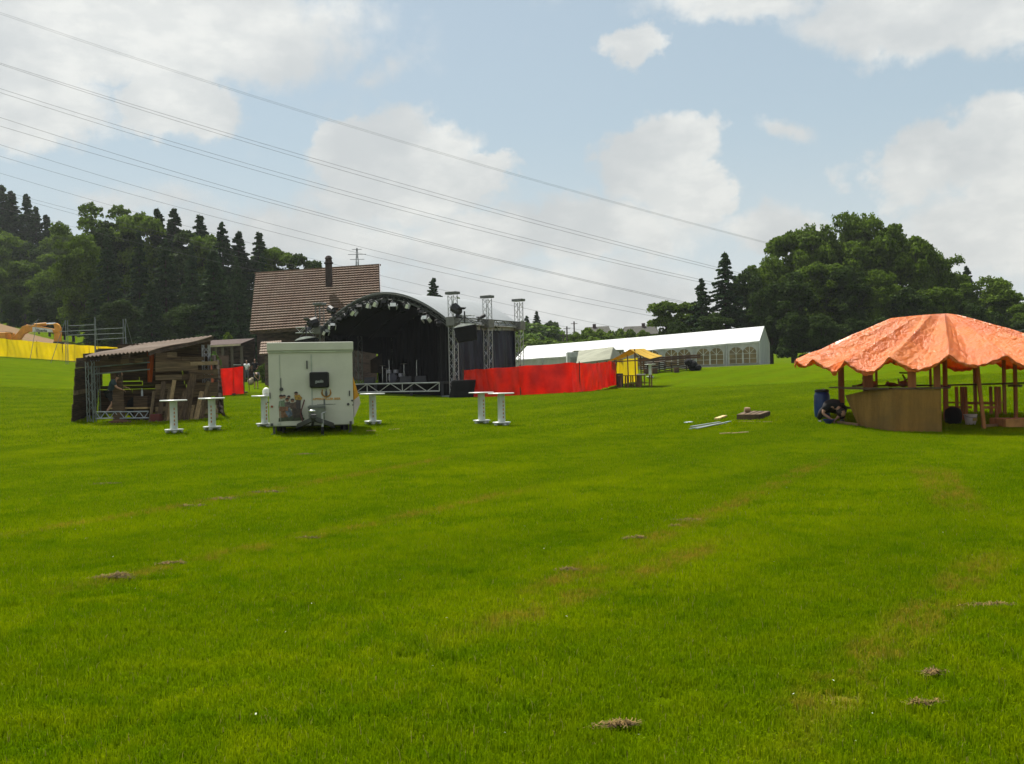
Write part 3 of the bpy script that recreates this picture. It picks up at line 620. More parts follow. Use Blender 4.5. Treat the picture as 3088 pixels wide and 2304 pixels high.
wallc = mat('dark_timber_wall', (0.085, 0.055, 0.042), .9, var=.4, vscale=1.5, stretch=(1, 1, 4)); zb = 1.2
i0, i1 = HE0.lerp(HB0, .12)+ax*.5, HE1.lerp(HB1, .12)-ax*.5; j0, j1 = HE0.lerp(HB0, .88)+ax*.5, HE1.lerp(HB1, .88)-ax*.5
def flat(p, z): return Vector((p.x, p.y, z))
m = MB(); m.hexa([flat(i0, zb), flat(i1, zb), flat(j1, zb), flat(j0, zb), flat(i0, HE0.z+.3), flat(i1, HE1.z+.3), flat(j1, HE1.z+.3), flat(j0, HE0.z+.3)])
for a, b_, r in ((i0, j0, HR0+ax*.5), (i1, j1, HR1-ax*.7)): m.prism([flat(a, HE0.z+.2), flat(b_, HE0.z+.2), flat(r, HR0.z-.55)], ax*.2)
m.build('wall', wallc, hl, o_)
for px, py in ((800, 1030), (870, 1030), (1010, 1040), (1085, 1040)):
    p = W(px, py, i0.y-.0+(px-800)/350*(i1.y-i0.y))
    fr = MB(); fr.box(p+Vector((0, -.12, 0)), (1.3, .12, 1.1), math.atan2(ax.y, ax.x)).build('window_frame', mat('frame_brown', (.09, .06, .04)), hl, o_)
pc = W(984, 806, 83.4); pb = W(990, 845, 83.4); m = MB()
m.box((pc.x+.02, 84.4, (HR0.z+pc.z)/2-.6), (.72, .72, pc.z-HR0.z+1.6)); m.lathe([(.62, 0), (.62, .12), (.5, .2), (.5, .45), (.35, .72), (.12, .95)], (pc.x+.02, 84.4, pc.z-.5+.0), 10)
zc = W(984, 771, 84.4).z
MBc = MB(); MBc.box((pc.x+.02, 84.4, (zc-.7+HR0.z-2.0)/2), (.50, .50, zc-.7-HR0.z+2.0)); MBc.lathe([(.26, 0), (.40, .06), (.40, .14), (.30, .2), (.27, .45), (.33, .5), (.22, .68), (.10, .74)], (pc.x+.02, 84.4, zc-.74), 12)
MBc.build('chimney', mat('chimney_brick', (.045, .03, .028), .9, var=.3), hl, o_)
# small annex roof at the left of the trailer
q = [W(783, 1071, 78), W(850, 1067, 76), W(850, 1028, 78.5), W(788, 1032, 80.5)]
am = tiled(MB(), q[0], q[1], q[2], q[3], 5, .09).build('annex_roof', TILE, hl, o_)
m = MB(); m.prism([flat(q[0]+Vector((.3, .3, 0)), 1.5), flat(q[1], 1.5), flat(q[2], 1.5), flat(q[3]+Vector((.3, 0, 0)), 1.5)], (0, 0, q[0].z-1.55)); m.build('annex_wall', wallc, hl, o_)
# porch
po = thing('timber_porch', 'dark open timber lean-to with pale eave beam left of the farmhouse', 'shelter', on(-24, 86)); oo = po.location
P0, P1 = W(600, 1043, 84), W(726, 1036, 84); P2, P3 = W(768, 1020, 88), W(600, 1028, 88)
MB().prism([P0, P1, P2, P3], (0, 0, -.12)).build('roof', mat('porch_roof', (.06, .035, .028), .9), po, oo)
MB().bar(P0+Vector((0, -.1, -.1)), P1+Vector((0, -.1, -.1)), .12, .14).build('eave_beam', mat('pale_beam', (.50, .42, .30), .8), po, oo)
for px in (652, 672, 700, 729): a = W(px, 1050, 84.2); MB().bar((a.x, a.y, Hz(a.x, a.y)-.1), (a.x, a.y, P0.z-.1), .22, .22).build('post', mat('porch_post', (.10, .085, .06), .9), po, oo)
a, b_ = W(600, 1100, 88.5), W(768, 1100, 88.5); m = MB(); m.box(((a.x+b_.x)/2, 88.6, 3.4), (b_.x-a.x, .2, 5.0)); m.build('back_wall', wallc, po, oo)
MB().bar(W(655, 1090, 83.6), W(690, 1090, 83.6), .1, 1.0).build('parapet', mat('parapet', (.10, .06, .045), .9), po, oo)
MB().bar(W(704, 1100, 83.6), W(727, 1100, 83.6), .05, .06).build('railing', ALU, po, oo)
# distant houses
for x0, x1, yr, ye, Y, chx, lab in ((1765, 1842, 984, 1004, 160, 1792, 'left one of two distant grey roofed houses, half hidden by shrubs'), (1884, 1985, 982, 1006, 158, 1940, 'right one of two distant grey roofed houses, with the wider roof')):
    A, B_ = W(x0, yr+3, Y), W(x1-6, yr-1, Y); E0, E1 = W(x0-8, ye+3, Y-4), W(x1+2, ye, Y-4); g = gx((x0+x1)/2, Y-3)
    h = thing('distant_house', lab, 'house', g, group='houses on the ridge'); m = MB()
    B0, B1_ = Vector((E0.x, A.y+4, E0.z)), Vector((E1.x, B_.y+4, E1.z)); m.prism([E0, E1, B_, A], (0, 0, -.2)); m.prism([A, B_, B1_, B0], (0, 0, -.2)); m.build('roof', mat('grey_roof', (.055, .053, .042), .9, var=.2), h, g)
    m = MB(); m.hexa([Vector((x, y, g.z-1)) for x, y in ((E0.x+.7, Y-3.4), (E1.x-.7, Y-3.4), (E1.x-.7, Y+3.4), (E0.x+.7, Y+3.4))]+[Vector((x, y, min(E0.z, E1.z)-.05)) for x, y in ((E0.x+.7, Y-3.4), (E1.x-.7, Y-3.4), (E1.x-.7, Y+3.4), (E0.x+.7, Y+3.4))])
    for e, r in ((E0, A), (E1, B_)): s = .7 if e is E0 else -.9; m.prism([Vector((e.x+s, Y-3.4, e.z-.1)), Vector((e.x+s, Y+3.4, e.z-.1)), Vector((e.x+s, Y, r.z-.5))], (.2, 0, 0))
    m.build('wall', mat('pale_render', (.16, .16, .14), .9), h, g)
    c_ = W(chx, yr-10, Y-.6); MB().box((c_.x, Y-.6, A.z-.3), (.5, .5, 1.5)).build('chimney', mat('chimney_dark', (.08, .05, .05)), h, g)
    for f in (.25, .5, .75): MB().box((E0.x+(E1.x-E0.x)*f, Y-3.45, E0.z-1.3), (1.1, .1, 1.2)).build('window', mat('far_glass', (.05, .06, .07), .2), h, g)

# ------------------------------------------------------------------ stage
sA = W(1371, 1198, 60); sA.z = Hz(sA.x, sA.y); uD = Vector((-0.84, 0.543, 0)); vD = Vector((0.543, 0.84, 0)); SW_, SD_ = 10.92, 7.4
zg = W(1371, 1197, 60).z; st = thing('open_air_stage', 'black open air stage with arched white roof and aluminium truss towers', 'stage', (sA.x, sA.y, zg)); so = st.location
def SP(a, d, z): return sA*Vector((1, 1, 0))+uD*a+vD*d+Vector((0, 0, zg+z))
zs = W(1362, 957, 60).z-zg; zc_ = W(1360, 884, 60).z-zg; zp = W(1150, 886, 62.9).z-zg
def arch(t): return zs-.45+(zp-zs+.45)*math.sin(math.pi*t)**.86
# roof skin (kept up at the front so the truss shows), white outside
def rf(s, t_): a = SW_*s; return SP(a, -.15+(SD_+.6)*t_, arch(s)+.10)
MB().grid(rf, 36, 6, thick=(0, 0, -.04)).build('roof_canopy', mat('stage_roof_white', (.33, .345, .35), .45, var=.05, trans=.12, bump=.1, bscale=1), st, so, smooth=True)
def rl(s, t_): a = .25+(SW_-.5)*s; return SP(a, .35+(SD_-.5)*t_, arch(s)-.14)
MB().grid(rl, 30, 3).build('roof_lining', BLACKC, st, so, smooth=True)
for d in (0, SD_*.33, SD_*.66, SD_):
    m = MB(); n = 26
    for k in range(n):
        s0, s1 = k/n, (k+1)/n
        for dd in (-.17, .17):
            for dz in (-.02, -.36): m.tube(SP(SW_*s0, d+dd, arch(s0)+dz), SP(SW_*s1, d+dd, arch(s1)+dz), .03, 5)
        m.tube(SP(SW_*s0, d-.17, arch(s0)-.02), SP(SW_*s1, d-.17, arch(s1)-.36), .018, 4); m.tube(SP(SW_*s0, d+.17, arch(s0)-.36), SP(SW_*s1, d+.17, arch(s1)-.02), .018, 4)
    m.build('arch_truss', ALUD if d == 0 else BLACK, st, so)
TW = [(0, 0), (0, SD_*.5), (0, SD_), (SW_, 0), (SW_, SD_*.5), (SW_, SD_)]
for a, d in TW:
    m = MB().truss(SP(a, d, 0), SP(a, d, zc_-.15), .40, .028, .42, up=tuple(vD)).build('tower', ALUD if a else ALU, st, so)
    MB().box(SP(a, d, zs-.25), (.62, .62, .55), math.atan2(uD.y, uD.x)).build('sleeve_block', mat('sleeve_grey', (.16, .16, .15), .6), st, so, bevel=.02)
    MB().box(SP(a, d, zc_), (.78, .5, .16), math.atan2(uD.y, uD.x)).build('tower_cap', ALUD, st, so, bevel=.02)
    MB().tube(SP(a-.35*(1 if a == 0 else -1), d, zc_), SP(a-.35*(1 if a == 0 else -1), d, zs), .012, 4).build('chain', ALUD, st, so)
    MB().box(SP(a, d, .05), (1.1, 1.1, .1), math.atan2(uD.y, uD.x)).build('base_plate', STEEL, st, so)
m = MB().truss(SP(-.1, 0, zs-.15), SP(-1.6, -.2, zs-.15), .3, .028, .4, h=.36); m.build('outrigger', ALU, st, so)
m = MB().truss(SP(SW_+.2, 0, zs-.25), SP(SW_+1.9, -.2, zs-.2), .3, .03, .4, h=.36); m.build('outrigger', ALU, st, so)
m = MB().truss(SP(0, .3, zs-.15), SP(0, SD_-.3, zs-.15), .3, .028, .45); m.build('side_beam', ALUD, st, so)
m = MB().truss(SP(SW_, .3, zs-.15), SP(SW_, SD_-.3, zs-.15), .3, .028, .45); m.build('side_beam', ALUD, st, so)
# deck, skirt, front truss
zd = W(1200, 1163, 62.5).z-zg+.12; zd = max(zd, .95)
m = MB(); m.hexa([SP(.3, .25, zd-.15), SP(.3, SD_-.2, zd-.15), SP(SW_-.3, SD_-.2, zd-.15), SP(SW_-.3, .25, zd-.15), SP(.3, .25, zd), SP(.3, SD_-.2, zd), SP(SW_-.3, SD_-.2, zd), SP(SW_-.3, .25, zd)][::1])
m.build('deck', mat('stage_deck', (.03, .028, .025), .7), st, so)
m = MB(); A_, B_ = SP(1.1, -.05, zd-.32), SP(SW_-.2, -.05, zd-.32)
dd = (B_-A_).normalized()
for z in (-.26, .26): m.tube(A_+Vector((0, 0, z)), B_+Vector((0, 0, z)), .04, 6)
n = 10
for k in range(n):
    a, b_ = A_.lerp(B_, k/n), A_.lerp(B_, (k+1)/n); s = 1 if k % 2 else -1
    m.tube(a+Vector((0, 0, -.26*s)), b_+Vector((0, 0, .26*s)), .028, 5)
    if k % 3 == 0: m.tube(a+Vector((0, 0, -.26)), a+Vector((0, 0, .26)), .03, 5)
m.build('front_truss', mat('bright_aluminium', (.55, .57, .52), .4, .5), st, so)
for a in (1.0, 3.4, 6.3, 8.9, 10.5): MB().bar(SP(a, .1, -.1), SP(a, .1, zd), .16, .16).build('deck_leg', mat('dark_leg', (.04, .04, .045)), st, so)
MB().grid(lambda s, t_: SP(.5+(SW_-1)*s, 1.2, zd*t_), 20, 2, thick=(.02, .03, 0)).build('underskirt', BLACKC, st, so)
# curtains
def cur(fn, name, m_, nu=60, nv=4): MB().grid(fn, nu, nv, thick=(.015, .01, 0)).build(name, m_, st, so, smooth=True)
cur(lambda s, t_: SP(.2+10.5*s, SD_-.25+.07*math.sin(s*110), zd*.3+(arch((.2+10.5*s)/SW_)-.25-zd*.3)*t_), 'back_curtain', BLACKC, 140)
cur(lambda s, t_: SP(.45+1.4*s, .9+.07*math.sin(s*22), zd*.3+(arch((.4+1.4*s)/SW_)-.3-zd*.3)*t_), 'wing_curtain', BLACKC, 30)
BLUET = mat('dark_blue_tarp', (.016, .020, .042), .5, var=.4, vscale=2, stretch=(1, 1, .2), bump=1.0, bscale=4.5, spec=.28)
cur(lambda s, t_: SP(.32+.05*math.sin(s*37+2*t_)+.035*math.sin(s*91+t_*4)+.03*math.sin(s*17-t_*3), .3+(SD_-.4)*s, .05+(zs-.45)*t_), 'side_tarpaulin', BLUET, 110, 10)
cur(lambda s, t_: SP(SW_-.15+.05*math.sin(s*22), 5.6+(SD_-5.7)*s, .1+(zs-.5)*t_), 'side_curtain', BLACKC, 30)
cur(lambda s, t_: SP(SW_-.15+.05*math.sin(s*30), .3+2.5*s, .1+(zs-.5)*t_), 'side_curtain', BLACKC, 30)
cur(lambda s, t_: SP(SW_-.12, 2.7+3.0*s, zs-1.5+1.3*t_-.3*s*(1-t_)), 'side_curtain', BLACKC, 12)
MB().grid(lambda s, t_: SP(.24, -.1+(SD_+.3)*s, zs-.62+.55*t_+.05*math.sin(s*9)), 30, 2, thick=(.02, .0, 0)).build('roof_valance', mat('valance_grey', (.34, .36, .36), .6, trans=.1), st, so, smooth=True)
# brown backdrop panel seen left of the back curtain
MB().prism([SP(SW_-.5, 4.4, zd+.7), SP(SW_-.5, 5.7, zd+.7), SP(SW_-.5, 5.7, zd+2.1), SP(SW_-.5, 4.4, zd+1.6)], uD*.05).build('backdrop_panel', mat('brown_panel', (.075, .05, .03), .8, var=.4, vscale=1), st, so)

# spotlights on the front arch
SILV = mat('lamp_silver', (.75, .76, .76), .3, .4)
def spot(nm, lab, p, aim, s=.26, grp='stage lamps on the front arch', sil=True):
    o = thing(nm, lab, 'stage lamp', p, 0, grp); M = Vector(aim).normalized().to_track_quat('-Z', 'Y').to_matrix()
    s *= .8; MB().lathe([(s*.45, .42*s*2), (s*.75, .2*s*2), (s*.8, -.1*s*2), (s*.85, -.30*s*2), (s*.7, -.30*s*2), (s*.65, 0)], (0, 0, -s*1.3), 10, M=M).build('housing', BLACK, o)
    for q in ((-1, 0), (1, 0), (0, 1)):
        if sil or q[1]: MB().box(Vector((0, 0, -s*1.3))+M @ Vector((q[0]*s*1.05, q[1]*s*1.05, -s*.95)), (s*(.12 if q[0] else 1.5), s*(1.5 if q[0] else .12), s*.9), M=M @ Matrix.Rotation(.45*q[0], 3, 'Y') @ Matrix.Rotation(-.45*q[1], 3, 'X')).build('barn_door', SILV if sil else BLACK, o)
    m = MB(); m.path([Vector((0, 0, 0)), Vector((s*1.15, 0, -.25*s)), Vector((s*1.15, 0, -s*1.3))], .022, 4); m.path([Vector((0, 0, 0)), Vector((-s*1.15, 0, -.25*s)), Vector((-s*1.15, 0, -s*1.3))], .022, 4)
    m.box((0, 0, .04), (.12, .12, .12)); m.build('yoke', BLACK, o)
    return o
for s, lab, aim, sz, sil in ((.93, 'lowest silver lamp at the left foot of the stage arch', (.6, -.6, -.7), .24, True), (.875, 'silver lamp second from the left foot of the arch', (.3, -.7, -.5), .26, True), (.82, 'black lamp on the left flank of the arch', (.2, -.8, -.5), .25, False),
                        (.765, 'black lamp with flaps halfway up the left flank', (.5, -.5, -.6), .27, False), (.71, 'big silver lamp turned down on the upper left flank', (.7, -.3, -.7), .27, True), (.655, 'black lamp just left of the arch crown', (.1, -.9, -.4), .27, False),
                        (.60, 'first of two silver lamps lying along the arch crown', (.9, -.3, -.3), .25, True), (.55, 'second silver lamp lying along the arch crown', (.9, -.2, -.4), .25, True), (.47, 'black lamp at the crown of the arch', (.1, -.7, -.6), .25, False),
                        (.40, 'bright bell shaped lamp hanging right of the crown', (.05, -.55, -.9), .30, True), (.31, 'small silver lamp on the upper right flank', (.7, -.2, -.3), .22, True), (.20, 'black lamp on the right flank of the arch', (.1, -.7, -.5), .25, False),
                        (.155, 'bright boxy lamp hanging low on the right flank', (-.35, -.55, -.8), .30, True), (.08, 'black lamp at the right foot of the arch', (.2, -.7, -.5), .24, False)):
    spot('stage_lamp', lab, SP(SW_*s, -.32, arch(s)-.32), aim, sz, sil=sil)
def flood(lab, p, aim, s):
    o = thing('floodlight', lab, 'floodlight', p, 0, 'floodlights on the towers'); M = Vector(aim).normalized().to_track_quat('Y', 'Z').to_matrix()
    m = MB(); m.lathe([(s*.5, -.35), (s*.9, -.2), (s, .1), (s*1.05, .3)], (0, 0, 0), 8, M=M @ Matrix.Rotation(R(90), 3, 'X')); m.build('housing', BLACK, o)
    for q in (-1, 1): MB().box(M @ Vector((0, .35, q*s*.9)), (s*1.8, .03, s*.7), M=M @ Matrix.Rotation(R(-35*q), 3, 'X')).build('barn_door', BLACK, o)
    MB().bar((0, 0, 0), (0, .3, -.1), .06).build('bracket', BLACK, o)
flood('black floodlight on the right front stage tower', W(1378, 934, 59.6), (.6, -.6, -.5), .30); flood('black floodlight on the left front stage tower', W(942, 974, 65.4), (-.6, -.6, -.2), .34)
flood('tiny black floodlight on the middle right tower', W(1452, 956, 62.6), (-.5, -.6, -.3), .12); flood('black floodlight with silver flap standing off the left flank of the arch', W(1001, 936, 63.8), (.5, -.6, -.3), .24)
# hanging speakers
def rig(lab, c, w, h, rz, tilt):
    o = thing('hanging_loudspeaker', lab, 'loudspeaker', c, rz, 'loudspeakers hung beside the stage')
    M = Matrix.Rotation(R(tilt), 3, 'Y'); m = MB()
    m.hexa([M @ Vector(p) for p in ((-w*.42, -.45, -h), (w*.42, -.45, -h), (w*.42, .45, -h), (-w*.42, .45, -h), (-w*.5, -.5, 0), (w*.5, -.5, 0), (w*.5, .5, 0), (-w*.5, .5, 0))]); m.build('cabinet', BLACKC, o, bevel=.04)
    m = MB(); pts = [M @ Vector((w*(-.5+k/8), -.48, .03+.15*math.sin(math.pi*(k/8)**.8))) for k in range(9)]
    m.prism(pts, (0, .9, 0)); pts = [p+Vector((0, .45, 0)) for p in pts]
    m.build('cover', SILV, o); MB().tube(pts[4], pts[4]+Vector((0, 0, .75)), .05, 6).build('hoist', BLACK, o)
    m = MB(); m.bar(pts[1]+Vector((0, 0, .06)), pts[4]+Vector((0, 0, .45)), .05); m.bar(pts[7]+Vector((0, 0, .06)), pts[4]+Vector((0, 0, .45)), .05); m.build('sling', BLACK, o)
    return o
rig('black loudspeaker cluster with silver cover hanging right of the stage', W(1403, 986, 58.6), 1.35, .85, 0, -9)
rig('silver topped loudspeaker cluster hanging left of the stage above the trailer', W(925, 1024, 63.6), 1.35, .85, 0, -9)
# gear on the stage
b = on(W(1420, 1205, 59).x, 58.3); sb = MB().hexa([Vector(p) for p in ((-1.25, -.6, -.1), (.95, -.6, -.1), (.95, .7, -.1), (-1.25, .7, -.1), (-1.0, -.55, 1.05), (.55, -.55, 1.05), (.55, .6, 1.05), (-1.0, .6, 1.05))])
o = sb.build('subwoofer_stack', BLACKC, None, bevel=.05); solo(o, 'black covered subwoofer stack on the grass at the right stage corner', 'subwoofer', b)
CHR = mat('chrome', (.6, .62, .64), .25, .8)
dk = thing('drum_kit', 'drum kit with chrome stands in the gloom on the stage', 'drum kit', SP(7.6, 3.4, zd)); 
MB().lathe([(.30, -.22), (.32, -.2), (.32, .2), (.30, .22)], (0, 0, .33), 16, M=Matrix.Rotation(R(90), 3, 'X')).build('bass_drum', mat('drum_shell', (.05, .05, .08), .3), dk)
for x, z in ((-.25, .75), (.22, .75), (.55, .5)): MB().lathe([(.16, -.12), (.17, 0), (.16, .12)], (x, 0, z), 12).build('tom_drum', mat('drum_white', (.35, .35, .4), .3), dk)
for x, y, z in ((-.7, .1, 1.15), (.75, .1, 1.25), (-.45, .3, .95)):
    c_ = MB().lathe([(.24, 0), (.05, .03)], (x, y, z), 14); c_.build('cymbal', mat('brass', (.45, .35, .15), .3, .8), dk); MB().tube((x, y, 0), (x, y, z), .02, 5).build('stand', CHR, dk)
for i, (a, d) in enumerate(((3.2, .8), (4.4, .8), (7.4, .8))):
    o = MB().hexa([Vector(p) for p in ((-.35, -.25, 0), (.35, -.25, 0), (.35, .25, 0), (-.35, .25, 0), (-.35, .05, .38), (.35, .05, .38), (.35, .25, .38), (-.35, .25, .38))]).build('monitor_wedge', mat('dark_box', (.03, .03, .033), .7), None, bevel=.02)
    solo(o, ['dark stage monitor nearest the right tower', 'dark stage monitor in front of the drum kit', 'dark stage monitor on the left half of the stage'][i], 'monitor', SP(a, d, zd), 'stage monitors')
for i, (a, d, h) in enumerate(((6.4, 1.6, 1.5), (4.6, 2.2, 1.4))):
    o = thing('microphone_stand', ['microphone stand left of the drum kit', 'microphone stand right of the drum kit'][i], 'microphone stand', SP(a, d, zd), group='microphone stands'); MB().tube((0, 0, 0), (0, 0, h), .018, 5).build('pole', CHR, o); MB().tube((0, 0, h), (.25, -.25, h+.12), .014, 5).build('boom', CHR, o); MB().lathe([(.14, 0), (.14, .03)], (0, 0, 0), 10).build('foot', BLACK, o)
# ------------------------------------------------------------------ tarp fences
POST = mat('fence_post', (.10, .06, .03), .9)
def fence(name, lab, pts, m_, hgt, posts, sag=.04, wr=.05, seed=1, top=None):
    """pts: ground points; cloth hung between posts, wavy, with a little thickness"""
    f = thing(name, lab, 'fence', pts[0]); o = f.location; L = [0]
    for a, b in zip(pts[:-1], pts[1:]): L.append(L[-1]+(b-a).length)
    def at(s):
        d = s*L[-1]
        for i in range(len(pts)-1):
            if d <= L[i+1]+1e-6: return pts[i].lerp(pts[i+1], (d-L[i])/max(1e-6, L[i+1]-L[i]))
        return pts[-1]
    nu = max(24, int(L[-1]/.14)); rs = random.Random(seed); ph = [rs.uniform(0, 6) for _ in range(6)]
    def fn(s, t_):
        p = at(s); d = s*L[-1]; q = at(min(1, s+.01))-at(max(0, s-.01)); q.z = 0; n = Vector((-q.y, q.x, 0)).normalized()
        k = wr*(math.sin(d*2.1+ph[0]+t_*1.7)+.6*math.sin(d*4.7+ph[1]-t_*2.6)+.45*math.sin(d*9+ph[2]+t_*5)+.5*math.sin(t_*4+d*.8+ph[3]))
        return p+n*k+Vector((0, 0, .04+(hgt-.04)*t_-(sag*abs(math.sin(d*1.35+ph[4])) if t_ > .99 else 0)))
    MB().grid(fn, nu, 8, thick=(.004, .012, 0)).build('tarpaulin', m_, f, o, smooth=True)
    for s in posts:
        p = at(s); MB().tube(p+Vector((0, .10, -.2)), p+Vector((0, .10, hgt+.06)), .035, 6).build('post', POST, f, o)
    return f
fence('tarp_fence', 'long red tarpaulin fence between stage corner and yellow stall', [W(1398, 1204, 59.3)*Vector((1, 1, 0))+Vector((0, 0, Hz(W(1398, 1204, 59.3).x, 59.3))), gx(1480, 56), gx(1567, 54.3), gx(1727, 53), gx(1790, 58), gx(1856, 66)], REDC, 1.66, (0, .27, .48, .70, .85, 1), wr=.06, seed=3)
fence('tarp_fence', 'red tarpaulin fence panel standing beside the board hut', [gx(667, 56), gx(700, 56.4), gx(735, 57)], REDC, 1.62, (0, .5, 1), wr=.03, seed=5, sag=.06)
fence('tarp_fence', 'darker red tarpaulin fence running back behind the board hut', [gx(667, 56.3), gx(650, 60.5), gx(632, 64)], mat('red_tarp_dull', (.40, .014, .004), .5, var=.2, vscale=1.5, bump=.4, bscale=2, trans=.25), 1.64, (.5, 1), wr=.03, seed=6)
fence('tarp_fence', 'short yellow tarpaulin fence behind the yellow market stall', [gx(1860, 67), gx(1925, 71)], YELC, 1.72, (0, .12, 1), wr=.05, seed=7)
fence('tarp_fence', 'long yellow tarpaulin fence in front of the digger on the left slope', [gx(-160, 86), gx(-60, 89), gx(0, 92), gx(98, 96), gx(198, 100), gx(256, 103), gx(330, 106), gx(420, 110)], YELC, 1.72, (.1, .28, .43, .56, .63, .72, .88, 1), wr=.05, seed=8)

# ------------------------------------------------------------------ white marquee
TA, dT, vT = on(23.7, 95), Vector((-.93, .37, 0)).normalized(), Vector((.37, .93, 0)).normalized(); LT, WT, NB = 25.2, 7.6, 8
mt = thing('marquee', 'long white marquee with arched windows along the meadow edge', 'marquee', TA); mo = mt.location
eR = W(2292, 1028.5, 95).z; eL = W(1556, 1085, 104.3).z; rR = W(2310, 983, 98.4).z; rL = W(1567, 1044, 107.6).z
def te(s): return eR+(eL-eR)*(1-(1-s)**1.12)
def tr_(s): return rR+(rL-rR)*(1-(1-s)**1.12)
def TP(s, w, z): return TA*Vector((1, 1, 0))+dT*(LT*s)+vT*w+Vector((0, 0, z))
ROOFW = mat('marquee_roof', (.66, .67, .66), .5, var=.05, vscale=.8, trans=.2, bump=.2, bscale=.8)
WALLW = mat('marquee_wall', (.64, .65, .61), .55, var=.08, trans=.35, bump=.5, bscale=1.4, stretch=(1, 1, .3))
for k in range(NB):
    s0, s1 = k/NB, (k+1)/NB
    def fn(s, t_):
        q = s0+(s1-s0)*s; w = WT*t_; zz = te(q)+(tr_(q)-te(q))*(1-abs(2*t_-1)); return TP(q, w-.0, zz-.05*math.sin(math.pi*s)*math.sin(math.pi*2*t_)**2 if True else zz)
    MB().grid(fn, 8, 16, thick=(0, 0, -.03)).build('roof_panel', ROOFW, mt, mo)
def gnd(s, w): p = TP(s, w, 0); return Hz(p.x, p.y)
MB().grid(lambda s, t_: TP(s, .04+.025*math.sin(s*160), gnd(s, 0)+(te(s)-gnd(s, 0))*t_), 130, 4, thick=(.01, .02, 0)).build('side_wall', WALLW, mt, mo, smooth=True)
MB().grid(lambda s, t_: TP(s, WT-.04, gnd(s, WT)+(te(s)-gnd(s, WT))*t_), 60, 3, thick=(.01, .02, 0)).build('rear_wall', WALLW, mt, mo)
for s, nm in ((0.002, 'gable_wall'), (.998, 'gable_wall')):
    def fn(a, b): w = WT*a; z0 = gnd(s, w); z1 = te(s)+(tr_(s)-te(s))*(1-abs(2*a-1))-.02; p = TP(s, w, z0+(z1-z0)*b); return p+dT*(.03*math.sin(a*34))
    MB().grid(fn, 48, 4, thick=(-.02, .01, 0)).build(nm, mat('gable_canvas', (.50, .53, .52), .6, var=.1, trans=.3, stretch=(1, 1, .2), bump=.3, bscale=2), mt, mo, smooth=True)
MB().grid(lambda s, t_: TP(s, -.03-.02*math.sin(s*90), te(s)-.16-.03*math.sin(s*math.pi*NB)**2+.18*t_), 120, 1, thick=(0, .02, 0)).build('valance', mat('valance_white', (.60, .61, .58), .6, trans=.2), mt, mo)
for k in range(NB+1): s = k/NB; MB().bar(TP(s, -.02, gnd(s, 0)-.05), TP(s, -.02, te(s)), .10, .10).build('pole', ALU, mt, mo)
WIN = mat('window_film', (.20, .145, .06), .25, var=.25, vscale=1.5); FRM = mat('window_bar', (.62, .63, .60), .5)
for k in range(9):
    s = (k+.5)/(NB*2)+(.006 if k % 2 == 0 else -.006); h0 = gnd(s, 0); wz, hw = 1.22, .68; c0 = TP(s, -.035, 0)
    def arc(r, n=12): return [(r*math.cos(math.pi*i/n), wz+r*math.sin(math.pi*i/n)) for i in range(n+1)]
    outl = [(-hw, .28), (hw, .28)]+arc(hw)
    P_ = [c0-dT*x+Vector((0, 0, h0+z)) for x, z in outl]
    w_ = MB().prism(P_, -vT*.02).build('window', WIN, mt, mo)
    m = MB(); q = [c0-dT*x-vT*.035+Vector((0, 0, h0+z)) for x, z in outl]
    for a, b in zip(q, q[1:]+q[:1]): m.bar(a, b, .06, .03)
    f_ = lambda x, z: c0-dT*x-vT*.035+Vector((0, 0, h0+z))
    m.bar(f_(0, .28), f_(0, wz+hw), .05, .03); m.bar(f_(-hw, .75), f_(hw, .75), .04, .03); m.bar(f_(-hw, wz), f_(hw, wz), .05, .03)
    for a in (45, 135): m.bar(f_(0, wz), f_(hw*math.cos(R(a)), wz+hw*math.sin(R(a))), .04, .03)
    m.build('window_bars', FRM, w_, mo)
# grey green army style tent and cold store behind the red fence
g = gx(1800, 83); gt = thing('canvas_tent', 'grey green canvas tent behind the red fence', 'tent', g)
pk = W(1849, 1046, 82); rb = W(1745, 1058, 90); e1 = W(1882, 1078, 80.5); e0 = W(1738, 1092, 84); f1 = Vector((pk.x*2-e1.x, pk.y+4, e1.z))
GG = mat('grey_green_canvas', (.23, .235, .17), .85, var=.15, vscale=.6, bump=.5, bscale=1.0)
fl = W(1705, 1100, 81.5); 
MB().prism([W(1738, 1095, 78.8), W(1862, 1082, 78.5)+Vector((-.6, 0, 0)), pk, rb], (0, 0, -.04)).build('roof_slope', GG, gt, g); MB().prism([pk, W(1884, 1082, 84), W(1800, 1088, 92), rb], (0, 0, -.04)).build('roof_slope', GG, gt, g)
m = MB(); a, b, c_ = W(1738, 1095, 78.8), W(1862, 1082, 78.5)+Vector((-.6, 0, 0)), W(1884, 1082, 84); m.grid(lambda s, t_: a.lerp(b, s)*Vector((1, 1, 0))+Vector((0, 0, g.z-.1+(a.lerp(b, s).z-g.z+.06)*t_)), 12, 2, thick=(0, .03, 0)); m.grid(lambda s, t_: b.lerp(c_, s)*Vector((1, 1, 0))+Vector((0, 0, g.z-.1+(b.lerp(c_, s).z-g.z+.06)*t_)), 12, 2, thick=(-.03, 0, 0)); m.build('wall', GG, gt, g)
MB().prism([b+Vector((0, 0, -.02)), c_+Vector((0, 0, -.02)), pk+Vector((0, 0, -.05))], (.03, 0, 0)).build('gable', GG, gt, g)
p = gx(1752, 92); cb = thing('cold_store', 'white box shaped cold store with grey roof behind the red fence', 'container', p)
